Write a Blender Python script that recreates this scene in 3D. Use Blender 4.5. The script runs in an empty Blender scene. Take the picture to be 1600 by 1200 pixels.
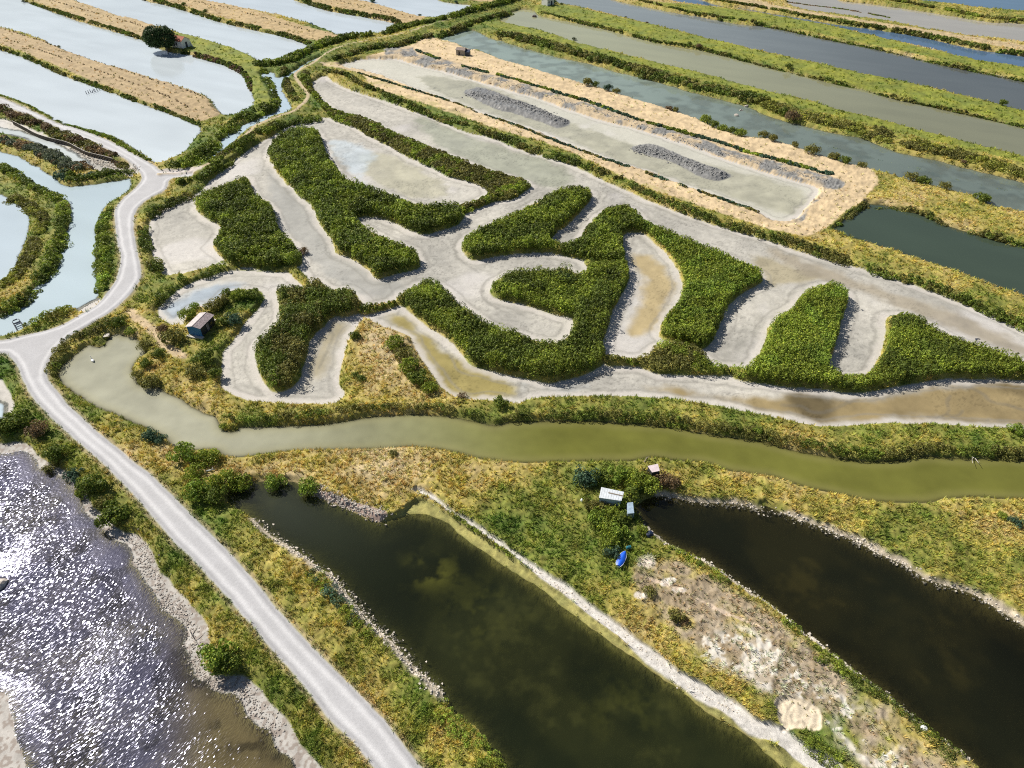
import bpy, bmesh, math, random
import numpy as np
from mathutils import Vector, Matrix
R = math.radians
random.seed(7); RNG = np.random.default_rng(11)
scene = bpy.context.scene
COL = scene.collection
# ------------------------------------------------------------------ camera
CAM_H = 100.0
FPX = 1067.0                      # 24 mm on a 36 mm sensor, in pixels of the 1600 px photograph
PITCH = math.atan(900.0/FPX)      # downward tilt
cp, sp = math.cos(PITCH), math.sin(PITCH)
cam = bpy.data.cameras.new("camera"); cam.lens = 24.0; cam.sensor_width = 36.0
cam.clip_start = 1.0; cam.clip_end = 20000.0
cob = bpy.data.objects.new("camera", cam); COL.objects.link(cob)
cob.location = (0, 0, CAM_H); cob.rotation_euler = (math.pi/2 - PITCH, 0, 0)
scene.camera = cob
# ------------------------------------------------------------------ sky and sun
SUN_EL, SUN_AZ = R(41.5), R(-54.0)           # azimuth from +Y, negative = left
sdir = Vector((math.sin(SUN_AZ)*math.cos(SUN_EL), math.cos(SUN_AZ)*math.cos(SUN_EL), math.sin(SUN_EL)))
world = bpy.data.worlds.new("World"); scene.world = world; world.use_nodes = True
wn = world.node_tree; wn.nodes.clear()
sky = wn.nodes.new("ShaderNodeTexSky"); sky.sky_type = 'NISHITA'; sky.sun_disc = False
sky.sun_elevation = SUN_EL; sky.sun_rotation = SUN_AZ
sky.air_density = 1.0; sky.dust_density = 1.2; sky.ozone_density = 1.0
bg = wn.nodes.new("ShaderNodeBackground"); bg.inputs[1].default_value = 0.050
wo = wn.nodes.new("ShaderNodeOutputWorld")
wn.links.new(sky.outputs[0], bg.inputs[0]); wn.links.new(bg.outputs[0], wo.inputs[0])
sl = bpy.data.lights.new("sun", 'SUN'); sl.energy = 5.0; sl.angle = R(0.5); sl.color = (1.0, 0.94, 0.84)
so = bpy.data.objects.new("sun", sl); COL.objects.link(so)
so.rotation_euler = sdir.to_track_quat('Z', 'Y').to_euler(); so.location = (0, 0, 200)
scene.view_settings.view_transform = 'Standard'; scene.view_settings.look = 'None'
scene.view_settings.exposure = 0.42; scene.view_settings.gamma = 1.0
scene.view_settings.use_curve_mapping = False
scene.cycles.use_denoising = False; scene.cycles.pixel_filter_type = 'BLACKMAN_HARRIS'; scene.cycles.filter_width = 1.1
scene.cycles.max_bounces = 6; scene.cycles.transparent_max_bounces = 6

def at(x, y, z=0.0):
    """photo pixel -> point of the place at height z"""
    X, Y = x-800.0, y-600.0
    dn = Y*cp + FPX*sp; fw = FPX*cp - Y*sp
    s = (CAM_H-z)/dn
    return Vector((X*s, fw*s, z))
def topx(x, y, z=0.0):
    dz = CAM_H - z
    d = y*cp + dz*sp
    return 800+FPX*x/d, 600+FPX*(dz*cp - y*sp)/d
def ppm(y):                        # photo pixels per metre at photo row y
    return ((y-600.0)*cp + FPX*sp)/CAM_H

# ------------------------------------------------------------------ tags
def tag(o, label=None, cat=None, group=None, kind=None):
    if label: o["label"] = label
    if cat: o["category"] = cat
    if group: o["group"] = group
    if kind: o["kind"] = kind
    return o
def empty(name, loc=(0,0,0), rz=0.0):
    o = bpy.data.objects.new(name, None); COL.objects.link(o)
    o.location = loc; o.rotation_euler = (0,0,rz); o.empty_display_size = 0.3
    return o
# ------------------------------------------------------------------ meshes
def mk_mesh(name, V, F, col=None, mat=None, smooth=False, parent=None, extra=None):
    """V (n,3), F (m,k) -> linked object; col (n,3) point colours"""
    V = np.asarray(V, np.float32); F = np.asarray(F, np.int32); k = F.shape[1]
    me = bpy.data.meshes.new(name)
    me.vertices.add(len(V)); me.vertices.foreach_set("co", V.ravel())
    me.loops.add(F.size); me.loops.foreach_set("vertex_index", F.ravel())
    me.polygons.add(len(F))
    me.polygons.foreach_set("loop_start", np.arange(0, F.size, k, dtype=np.int32))
    try: me.polygons.foreach_set("loop_total", np.full(len(F), k, np.int32))
    except Exception: pass
    me.update(calc_edges=True)
    me.shade_smooth() if smooth else me.shade_flat()
    if col is not None:
        a = me.color_attributes.new("Col", 'FLOAT_COLOR', 'POINT')
        c = np.ones((len(V),4), np.float32); c[:,:col.shape[1]] = col
        a.data.foreach_set("color", c.ravel())
    for nm, arr in (extra or {}).items():
        a = me.attributes.new(nm, 'FLOAT', 'POINT'); a.data.foreach_set("value", arr.astype(np.float32).ravel())
    if mat: me.materials.append(mat)
    o = bpy.data.objects.new(name, me); COL.objects.link(o)
    if parent: o.parent = parent
    return o
class MB:
    """collects simple solids into one mesh"""
    def __init__(s): s.v=[]; s.f=[]
    def box(s, c, size, rz=0.0, M=None):
        b=len(s.v); hx,hy,hz=[q/2 for q in size]
        rot = Matrix.Rotation(rz,3,'Z') if M is None else M
        for x,y,z in ((-1,-1,-1),(1,-1,-1),(1,1,-1),(-1,1,-1),(-1,-1,1),(1,-1,1),(1,1,1),(-1,1,1)):
            s.v.append(tuple(Vector(c)+rot@Vector((x*hx,y*hy,z*hz))))
        s.f += [tuple(b+i for i in q) for q in ((3,2,1,0),(4,5,6,7),(0,1,5,4),(1,2,6,5),(2,3,7,6),(3,0,4,7))]
    def tube(s, pts, rad, n=7, cap=True):
        pts=[Vector(p) for p in pts]; rads = rad if hasattr(rad,'__len__') else [rad]*len(pts)
        base=len(s.v)
        for i,p in enumerate(pts):
            d=(pts[min(i+1,len(pts)-1)]-pts[max(i-1,0)]).normalized()
            a=d.orthogonal().normalized(); b=d.cross(a)
            for k in range(n):
                t=2*math.pi*k/n; s.v.append(tuple(p+(a*math.cos(t)+b*math.sin(t))*rads[i]))
        for i in range(len(pts)-1):
            for k in range(n):
                k2=(k+1)%n; s.f.append((base+i*n+k,base+i*n+k2,base+(i+1)*n+k2,base+(i+1)*n+k))
        if cap:
            s.f.append(tuple(base+k for k in range(n))[::-1]); s.f.append(tuple(base+(len(pts)-1)*n+k for k in range(n)))
    def poly(s, pts):
        b=len(s.v); s.v += [tuple(p) for p in pts]; s.f.append(tuple(range(b,b+len(pts))))
    def slab(s, pts, t):
        """polygon thickened by vector t"""
        b=len(s.v); n=len(pts); t=Vector(t)
        s.v += [tuple(p) for p in pts]; s.v += [tuple(Vector(p)+t) for p in pts]
        s.f.append(tuple(range(b,b+n))[::-1]); s.f.append(tuple(range(b+n,b+2*n)))
        for k in range(n):
            k2=(k+1)%n; s.f.append((b+k,b+k2,b+n+k2,b+n+k))
    def build(s, name, mat, parent=None, smooth=False, bevel=0.0):
        me=bpy.data.meshes.new(name); me.from_pydata(s.v,[],s.f); me.update()
        bm=bmesh.new(); bm.from_mesh(me); bmesh.ops.recalc_face_normals(bm, faces=bm.faces)
        if bevel: bmesh.ops.bevel(bm, geom=list(bm.edges), offset=bevel, segments=1, affect='EDGES')
        bm.to_mesh(me); bm.free()
        if smooth: me.shade_smooth()
        me.materials.append(mat)
        o=bpy.data.objects.new(name, me); COL.objects.link(o)
        if parent: o.parent=parent
        return o
# ------------------------------------------------------------------ materials
def new_mat(name):
    m=bpy.data.materials.new(name); m.use_nodes=True; nt=m.node_tree; nt.nodes.clear()
    out=nt.nodes.new("ShaderNodeOutputMaterial"); return m,nt,out
def N(nt, t, **kw):
    n=nt.nodes.new(t)
    for k,v in kw.items():
        if k.startswith("i_"):
            key=k[2:]; key=int(key) if key.isdigit() else key.replace("_"," ")
            n.inputs[key].default_value=v
        else: setattr(n,k,v)
    return n
def plain(name, c, rough=0.7, var=0.35, scale=3.0, metal=0.0, bump=0.3, stretch=None):
    m,nt,out=new_mat(name); L=nt.links
    tc=N(nt,"ShaderNodeTexCoord"); src=tc.outputs["Object"]
    if stretch:
        mp=N(nt,"ShaderNodeMapping"); mp.inputs["Scale"].default_value=stretch; L.new(src,mp.inputs[0]); src=mp.outputs[0]
    no=N(nt,"ShaderNodeTexNoise",i_Scale=scale,i_Detail=5.0,i_Roughness=0.65); L.new(src,no.inputs["Vector"])
    mr=N(nt,"ShaderNodeMapRange",i_1=0.3,i_2=0.7,i_3=1.0-var,i_4=1.0+var); L.new(no.outputs["Fac"],mr.inputs[0])
    mx=N(nt,"ShaderNodeVectorMath",operation='SCALE'); mx.inputs[0].default_value=c; L.new(mr.outputs[0],mx.inputs["Scale"])
    b=N(nt,"ShaderNodeBsdfPrincipled",i_Roughness=rough,i_Metallic=metal)
    L.new(mx.outputs[0],b.inputs["Base Color"])
    bp=N(nt,"ShaderNodeBump",i_Strength=bump,i_Distance=0.03); L.new(no.outputs["Fac"],bp.inputs["Height"]); L.new(bp.outputs[0],b.inputs["Normal"])
    L.new(b.outputs[0],out.inputs[0]); return m
def ground_mat():
    m,nt,out=new_mat("marsh_ground"); L=nt.links
    at_=N(nt,"ShaderNodeAttribute",attribute_name="Col"); ro=N(nt,"ShaderNodeAttribute",attribute_name="rough"); fn=N(nt,"ShaderNodeAttribute",attribute_name="fine")
    tc=N(nt,"ShaderNodeTexCoord")
    n1=N(nt,"ShaderNodeTexNoise",i_Scale=2.2,i_Detail=6.0,i_Roughness=0.7); n2=N(nt,"ShaderNodeTexNoise",i_Scale=9.0,i_Detail=3.0,i_Roughness=0.6)
    L.new(tc.outputs["Object"],n1.inputs["Vector"]); L.new(tc.outputs["Object"],n2.inputs["Vector"])
    ad=N(nt,"ShaderNodeMath",operation='ADD'); L.new(n1.outputs["Fac"],ad.inputs[0]); L.new(n2.outputs["Fac"],ad.inputs[1])
    mr=N(nt,"ShaderNodeMapRange",i_1=0.65,i_2=1.35,i_3=-1.0,i_4=1.0); L.new(ad.outputs[0],mr.inputs[0])
    am=N(nt,"ShaderNodeMath",operation='MULTIPLY'); L.new(mr.outputs[0],am.inputs[0]); L.new(fn.outputs["Fac"],am.inputs[1])
    on=N(nt,"ShaderNodeMath",operation='ADD'); on.inputs[1].default_value=1.0; L.new(am.outputs[0],on.inputs[0])
    sc=N(nt,"ShaderNodeVectorMath",operation='SCALE'); L.new(at_.outputs["Color"],sc.inputs[0]); L.new(on.outputs[0],sc.inputs["Scale"])
    b=N(nt,"ShaderNodeBsdfPrincipled"); b.inputs["Specular IOR Level"].default_value=0.3
    L.new(sc.outputs[0],b.inputs["Base Color"]); L.new(ro.outputs["Fac"],b.inputs["Roughness"])
    bs=N(nt,"ShaderNodeMath",operation='MULTIPLY'); bs.inputs[1].default_value=1.6; L.new(fn.outputs["Fac"],bs.inputs[0])
    bp=N(nt,"ShaderNodeBump",i_Distance=0.12); L.new(bs.outputs[0],bp.inputs["Strength"]); L.new(ad.outputs[0],bp.inputs["Height"]); L.new(bp.outputs[0],b.inputs["Normal"])
    L.new(b.outputs[0],out.inputs[0]); return m
def leaf_mat(name, trans=0.25, rough=0.6):
    m,nt,out=new_mat(name); L=nt.links
    a=N(nt,"ShaderNodeAttribute",attribute_name="Col")
    b=N(nt,"ShaderNodeBsdfPrincipled",i_Roughness=rough); b.inputs["Specular IOR Level"].default_value=0.25
    tr=N(nt,"ShaderNodeBsdfTranslucent"); mx=N(nt,"ShaderNodeMixShader",i_0=trans)
    oi=N(nt,"ShaderNodeNewGeometry"); 
    no=N(nt,"ShaderNodeTexNoise",i_Scale=1.3,i_Detail=3.0); tc=N(nt,"ShaderNodeTexCoord"); L.new(tc.outputs["Object"],no.inputs["Vector"])
    mr=N(nt,"ShaderNodeMapRange",i_1=0.3,i_2=0.7,i_3=0.75,i_4=1.25); L.new(no.outputs["Fac"],mr.inputs[0])
    sc=N(nt,"ShaderNodeVectorMath",operation='SCALE'); L.new(a.outputs["Color"],sc.inputs[0]); L.new(mr.outputs[0],sc.inputs["Scale"])
    L.new(sc.outputs[0],b.inputs["Base Color"]); L.new(sc.outputs[0],tr.inputs["Color"])
    L.new(b.outputs[0],mx.inputs[1]); L.new(tr.outputs[0],mx.inputs[2]); L.new(mx.outputs[0],out.inputs[0]); return m
def water_mat(name, rough=0.06, sc1=0.9, b1=0.5, sc2=4.0, b2=0.25, stretch=(1,1,1), rot=0.0, dist=0.04, gloss=(1,1,1)):
    """turbid water: colour attribute, opacity grows with the depth attribute, Fresnel reflection on a rippled surface"""
    m,nt,out=new_mat(name); L=nt.links
    a=N(nt,"ShaderNodeAttribute",attribute_name="Col"); op=N(nt,"ShaderNodeAttribute",attribute_name="opac")
    tc=N(nt,"ShaderNodeTexCoord"); mp=N(nt,"ShaderNodeMapping"); mp.inputs["Scale"].default_value=stretch; mp.inputs["Rotation"].default_value=(0,0,rot)
    L.new(tc.outputs["Object"],mp.inputs[0])
    n1=N(nt,"ShaderNodeTexNoise",i_Scale=sc1,i_Detail=2.0); n2=N(nt,"ShaderNodeTexNoise",i_Scale=sc2,i_Detail=3.0,i_Roughness=0.7)
    L.new(mp.outputs[0],n1.inputs["Vector"]); L.new(mp.outputs[0],n2.inputs["Vector"])
    m1=N(nt,"ShaderNodeMath",operation='MULTIPLY'); m1.inputs[1].default_value=b1; L.new(n1.outputs["Fac"],m1.inputs[0])
    m2=N(nt,"ShaderNodeMath",operation='MULTIPLY_ADD'); m2.inputs[1].default_value=b2; L.new(n2.outputs["Fac"],m2.inputs[0]); L.new(m1.outputs[0],m2.inputs[2])
    bp=N(nt,"ShaderNodeBump",i_Strength=1.0,i_Distance=dist); L.new(m2.outputs[0],bp.inputs["Height"])
    df=N(nt,"ShaderNodeBsdfDiffuse"); L.new(a.outputs["Color"],df.inputs["Color"])
    tr=N(nt,"ShaderNodeBsdfTransparent"); tr.inputs[0].default_value=(0.93,0.95,0.9,1)
    mx=N(nt,"ShaderNodeMixShader"); L.new(op.outputs["Fac"],mx.inputs[0]); L.new(tr.outputs[0],mx.inputs[1]); L.new(df.outputs[0],mx.inputs[2])
    gl=N(nt,"ShaderNodeBsdfGlossy",i_Roughness=rough); gl.inputs["Color"].default_value=(*gloss,1); L.new(bp.outputs[0],gl.inputs["Normal"])
    fr=N(nt,"ShaderNodeFresnel",i_IOR=1.33); L.new(bp.outputs[0],fr.inputs["Normal"])
    m3=N(nt,"ShaderNodeMixShader"); L.new(fr.outputs[0],m3.inputs[0]); L.new(mx.outputs[0],m3.inputs[1]); L.new(gl.outputs[0],m3.inputs[2])
    L.new(m3.outputs[0],out.inputs[0]); return m
# ================================================================== outlines (photo pixels, put on the ground by at())
W = {}   # ponds: name -> outline
W['W1']=[(-150,10),(-150,105),(-60,128),(0,149),(40,163),(90,190),(130,202),(175,212),(200,226),(225,243),(240,254),(253,254),(270,247),(290,235),(300,222),(313,205),(313,198),(300,192),(260,175),(210,158),(158,138),(100,118),(50,95),(10,80),(0,78),(-60,50)]
W['W2']=[(0,-20),(35,0),(50,5),(100,25),(140,38),(180,50),(225,64),(262,80),(290,84),(310,90),(345,100),(370,110),(385,120),(392,140),(397,155),(396,165),(385,172),(370,178),(350,180),(335,165),(325,152),(310,146),(280,135),(240,124),(215,115),(180,105),(150,96),(100,78),(60,60),(30,50),(0,42),(-60,20),(-120,-10),(-100,-60)]
W['W3']=[(90,-20),(115,0),(150,12),(185,25),(215,32),(240,40),(280,52),(300,57),(340,68),(375,80),(400,92),(405,97),(420,96),(440,90),(460,83),(475,77),(482,74),(475,68),(450,60),(430,53),(400,48),(350,36),(300,20),(260,8),(225,0),(190,-20)]
W['W4']=[(460,0),(487,8),(505,15),(550,23),(575,28),(612,35),(622,39),(618,43),(600,51),(585,53),(560,55),(532,57),(520,51),(475,35),(425,22),(400,17),(350,7),(315,-2),(300,-30),(430,-30)]
W['W5']=[(560,0),(575,4),(612,14),(637,22),(670,28),(700,25),(720,18),(738,10),(735,8),(687,1),(660,-20),(550,-20)]
W['C1']=[(503,88),(497,95),(480,104),(467,112),(452,122),(442,133),(441,143),(448,155),(455,166),(453,174),(438,181),(420,188),(400,197),(385,205),(372,215),(362,226),(350,238),(333,251),(318,260),(309,261),(314,250),(332,233),(346,220),(357,206),(377,196),(400,186),(425,177),(434,170),(425,150),(415,126),(408,115),(425,112),(432,121),(448,116),(462,108),(485,95)]
W['W7']=[(-60,185),(0,199),(30,205),(65,215),(100,230),(120,243),(138,256),(130,262),(115,255),(95,243),(60,225),(30,212),(0,208),(-60,200)]
W['W8']=[(-60,230),(0,236),(40,250),(85,278),(95,287),(112,292),(150,287),(190,281),(205,279),(200,300),(175,315),(160,327),(155,345),(150,357),(151,382),(151,407),(151,435),(154,450),(150,465),(140,470),(122,481),(118,482),(100,481),(80,489),(60,502),(37,514),(22,521),(0,527),(-60,532),(-60,510),(0,494),(37,477),(47,455),(67,440),(85,422),(92,400),(100,372),(107,350),(110,330),(107,317),(95,307),(72,300),(65,297),(40,285),(25,272),(0,255),(-60,235)]
W['W9']=[(-100,290),(0,303),(15,315),(35,322),(46,340),(46,357),(37,382),(25,412),(12,435),(0,443),(-60,470),(-110,450)]
W['W10']=[(-60,622),(0,628),(6,640),(5,650),(0,655),(-60,665)]
W['W11']=[(-130,700),(0,707),(25,704),(42,705),(55,717),(60,730),(80,737),(105,747),(110,762),(127,777),(130,795),(140,807),(155,812),(162,830),(180,842),(197,850),(207,865),(207,877),(217,890),(222,900),(237,920),(250,942),(260,957),(275,967),(287,977),(290,995),(287,1007),(297,1025),(302,1050),(310,1062),(327,1058),(327,1072),(350,1082),(362,1082),(375,1095),(385,1115),(400,1130),(420,1140),(425,1155),(435,1172),(455,1182),(460,1200),(480,1290),(60,1290),(42,1200),(37,1182),(25,1150),(20,1125),(10,1095),(0,1080),(-130,1040)]
W['W12']=[(185,521),(172,525),(160,540),(147,542),(140,538),(125,547),(110,560),(97,572),(92,585),(97,600),(110,610),(125,620),(150,635),(180,647),(212,662),(237,671),(260,685),(272,697),(300,702),(335,702),(350,712),(375,714),(400,711),(450,705),(500,702),(550,702),(600,700),(637,697),(675,700),(700,704),(725,710),(750,716),(800,722),(850,722),(900,720),(950,720),(987,720),(1007,716),(1025,714),(1062,720),(1100,722),(1125,730),(1150,737),(1200,743),(1225,750),(1262,762),(1305,770),(1350,780),(1400,785),(1450,785),(1475,779),(1525,776),(1562,779),(1600,780),(1750,795),(1750,712),(1600,717),(1562,715),(1525,716),(1475,714),(1437,712),(1412,717),(1387,720),(1350,720),(1312,715),(1275,710),(1225,699),(1200,692),(1175,687),(1125,680),(1087,674),(1050,666),(1000,662),(962,660),(925,657),(862,657),(800,659),(775,664),(750,660),(725,655),(700,650),(650,647),(612,649),(575,652),(525,660),(487,664),(450,665),(400,667),(375,667),(367,673),(350,672),(342,660),(337,650),(322,646),(300,635),(282,622),(262,615),(250,605),(220,602),(212,587),(207,575),(217,560),(227,550),(222,537),(210,527),(195,525)]
W['W13']=[(355,770),(372,760),(400,752),(430,752),(465,755),(480,768),(492,775),(540,794),(572,810),(592,817),(612,812),(650,801),(675,805),(700,817),(725,840),(762,865),(800,890),(820,903),(850,922),(875,944),(912,972),(950,999),(987,1024),(1025,1052),(1062,1077),(1100,1109),(1137,1132),(1162,1144),(1200,1179),(1250,1225),(1300,1290),(870,1290),(790,1195),(770,1170),(750,1142),(725,1125),(700,1105),(687,1077),(662,1057),(637,1030),(612,1002),(587,980),(562,950),(540,927),(520,900),(487,880),(457,857),(425,835),(400,815),(380,800),(360,787)]
W['W14']=[(995,787),(1025,775),(1050,777),(1100,785),(1150,787),(1187,795),(1200,790),(1237,807),(1287,825),(1325,840),(1350,850),(1375,865),(1412,882),(1437,897),(1450,907),(1487,917),(1525,930),(1550,945),(1575,960),(1600,977),(1750,1060),(1750,1290),(1620,1290),(1530,1200),(1512,1182),(1475,1162),(1450,1142),(1425,1122),(1397,1095),(1362,1070),(1330,1042),(1300,1022),(1280,1002),(1257,990),(1225,960),(1200,942),(1160,915),(1125,892),(1100,875),(1075,865),(1050,855),(1025,835),(1007,820),(995,800)]
W['W15']=[(1360,317),(1425,330),(1475,350),(1525,365),(1575,380),(1600,384),(1750,435),(1750,540),(1600,465),(1562,450),(1500,427),(1450,410),(1400,392),(1360,380),(1305,362),(1310,352),(1350,322)]
W['W16']=[(685,62),(712,52),(740,47),(762,57),(800,69),(837,80),(875,90),(925,100),(962,112),(1025,127),(1075,142),(1125,155),(1170,167),(1200,181),(1250,195),(1300,207),(1350,217),(1400,237),(1450,247),(1500,260),(1550,272),(1600,285),(1750,320),(1750,385),(1600,332),(1550,322),(1512,305),(1475,295),(1437,287),(1400,275),(1362,265),(1325,255),(1275,242),(1250,232),(1200,217),(1175,215),(1137,207),(1112,197),(1087,185),(1037,170),(975,150),(925,135),(875,122),(825,105),(800,99),(787,95),(750,80),(737,79),(707,67)]
W['W17']=[(780,32),(800,20),(815,14),(837,17),(842,24),(900,36),(950,47),(1025,67),(1100,80),(1150,92),(1200,105),(1250,117),(1300,130),(1350,140),(1400,155),(1450,165),(1500,177),(1550,187),(1600,200),(1750,240),(1750,290),(1600,245),(1550,232),(1500,220),(1450,207),(1400,194),(1350,181),(1300,170),(1250,155),(1200,145),(1150,130),(1100,117),(1050,105),(1000,92),(950,80),(900,67),(850,50),(800,39)]
W['W18']=[(870,3),(880,8),(905,12),(950,22),(1000,35),(1050,47),(1100,60),(1150,72),(1200,83),(1250,95),(1300,105),(1350,117),(1425,132),(1500,150),(1550,162),(1600,175),(1750,210),(1750,160),(1600,127),(1550,115),(1500,107),(1450,95),(1375,77),(1300,62),(1250,52),(1200,42),(1150,37),(1100,27),(1050,19),(1000,9),(960,0),(900,-20),(850,-20)]
W['W19']=[(1030,-10),(1040,0),(1100,10),(1150,15),(1200,24),(1250,33),(1300,42),(1375,60),(1450,77),(1525,95),(1600,107),(1750,140),(1750,115),(1600,88),(1525,77),(1450,60),(1375,47),(1300,37),(1250,28),(1200,20),(1175,15),(1125,9),(1080,-5)]
W['W20']=[(1210,-20),(1225,0),(1250,15),(1300,22),(1350,29),(1400,36),(1450,47),(1500,55),(1550,61),(1600,67),(1750,100),(1750,60),(1600,37),(1550,35),(1500,27),(1425,15),(1350,5),(1312,0),(1290,-20)]
W['W21']=[(1400,-8),(1425,0),(1500,9),(1550,15),(1600,19),(1750,40),(1750,-30),(1400,-30)]
# water look: colour (bright sky reflection painted into the milky left ponds), opacity per metre of depth, max depth, material
WATER = {'W1':((.50,.56,.60),9,.6,'milky_skyglow'),'W2':((.50,.56,.60),9,.6,'milky_skyglow'),'W3':((.50,.56,.60),9,.6,'milky_skyglow'),'W4':((.49,.55,.60),9,.6,'milky_skyglow'),'W5':((.49,.55,.60),9,.6,'milky_skyglow'),
 'C1':((.40,.50,.58),9,.5,'milky_skyglow'),'W7':((.55,.60,.60),5,.4,'milky_skyglow'),'W8':((.40,.49,.54),9,.6,'milky_skyglow'),'W9':((.41,.49,.55),9,.6,'milky_skyglow'),'W10':((.45,.55,.62),8,.4,'milky_skyglow'),
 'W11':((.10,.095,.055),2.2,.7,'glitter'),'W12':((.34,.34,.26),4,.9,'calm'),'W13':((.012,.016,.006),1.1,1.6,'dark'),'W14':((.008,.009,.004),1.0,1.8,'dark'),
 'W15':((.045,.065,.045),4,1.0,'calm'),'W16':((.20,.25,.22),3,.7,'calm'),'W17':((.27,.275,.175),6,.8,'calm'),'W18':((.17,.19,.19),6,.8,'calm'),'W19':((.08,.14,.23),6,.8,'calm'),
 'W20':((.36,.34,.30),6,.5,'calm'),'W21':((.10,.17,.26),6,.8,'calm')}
# dried basins (mud)
MB_=[(500,120),(487,130),(485,140),(500,155),(517,168),(524,180),(500,184),(475,187),(450,197),(425,212),(400,227),(375,242),(350,265),(325,285),(310,300),(295,307),(275,315),(250,330),(232,345),(231,360),(230,377),(237,395),(246,415),(255,430),(275,430),(312,422),(347,412),(380,420),(430,421),(457,415),(472,425),(485,442),(500,455),(530,465),(562,478),(560,490),(572,497),(590,505),(612,515),(635,522),(645,535),(655,555),(672,580),(690,605),(712,620),(737,624),(762,625),(795,629),(812,630),(825,624),(855,620),(912,619),(975,619),(1037,622),(1087,629),(1125,635),(1175,645),(1200,650),(1250,660),(1287,666),(1325,665),(1375,661),(1450,662),(1525,666),(1600,671),(1750,680),(1750,590),(1600,517),(1562,497),(1512,477),(1462,457),(1400,435),(1350,420),(1300,407),(1250,392),(1200,375),(1150,360),(1100,345),(1050,327),(1012,312),(987,300),(962,290),(925,272),(887,255),(837,240),(800,229),(775,217),(725,205),(687,187),(650,175),(600,157),(550,142),(520,127),(510,119)]
MUD = {'MB':MB_,
 'M1':[(530,102),(545,97),(570,92),(600,92),(625,92),(637,97),(675,107),(725,120),(800,142),(837,152),(887,170),(950,190),(1000,202),(1062,222),(1125,245),(1175,262),(1200,270),(1237,280),(1280,294),(1270,312),(1257,327),(1245,340),(1227,346),(1200,341),(1187,332),(1150,317),(1100,300),(1075,292),(1025,272),(975,257),(925,240),(875,220),(825,200),(775,185),(725,167),(687,152),(650,140),(612,125),(575,112),(545,107)],
 'M5':[(247,480),(262,465),(287,447),(325,432),(362,422),(400,422),(430,425),(450,425),(467,442),(485,452),(520,470),(560,488),(565,500),(560,508),(550,520),(540,545),(532,575),(531,600),(539,612),(535,622),(520,630),(487,631),(450,630),(400,627),(375,620),(355,612),(345,600),(345,570),(350,547),(362,535),(375,515),(385,500),(400,485),(411,470),(411,460),(400,452),(375,454),(355,456),(337,475),(327,482),(305,478),(290,488),(287,505),(270,508),(250,497)],
 'M10':[(-60,585),(0,592),(10,605),(20,622),(22,635),(15,648),(0,664),(-60,680)],
 'M11':[(-130,680),(0,692),(25,690),(47,695),(60,712),(85,728),(112,742),(130,765),(150,795),(170,812),(190,830),(212,835),(230,852),(240,870),(250,892),(265,905),(277,922),(295,942),(315,962),(325,982),(325,1007),(317,1025),(322,1045),(350,1055),(375,1055),(400,1072),(420,1095),(440,1115),(455,1137),(470,1160),(487,1180),(505,1200),(560,1290),(-10,1290),(-30,1200),(-130,1150)],
 'M7':[(0,185),(30,192),(60,205),(100,224),(135,238),(175,250),(205,258),(217,270),(205,276),(170,270),(140,264),(120,250),(60,225),(0,206),(-60,190)],
 'M13':[(118,482),(125,478),(150,465),(158,468),(148,480),(128,488)],
 'GR0':[(1085,1290),(1085,1290),(1085,1291)]}
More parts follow.
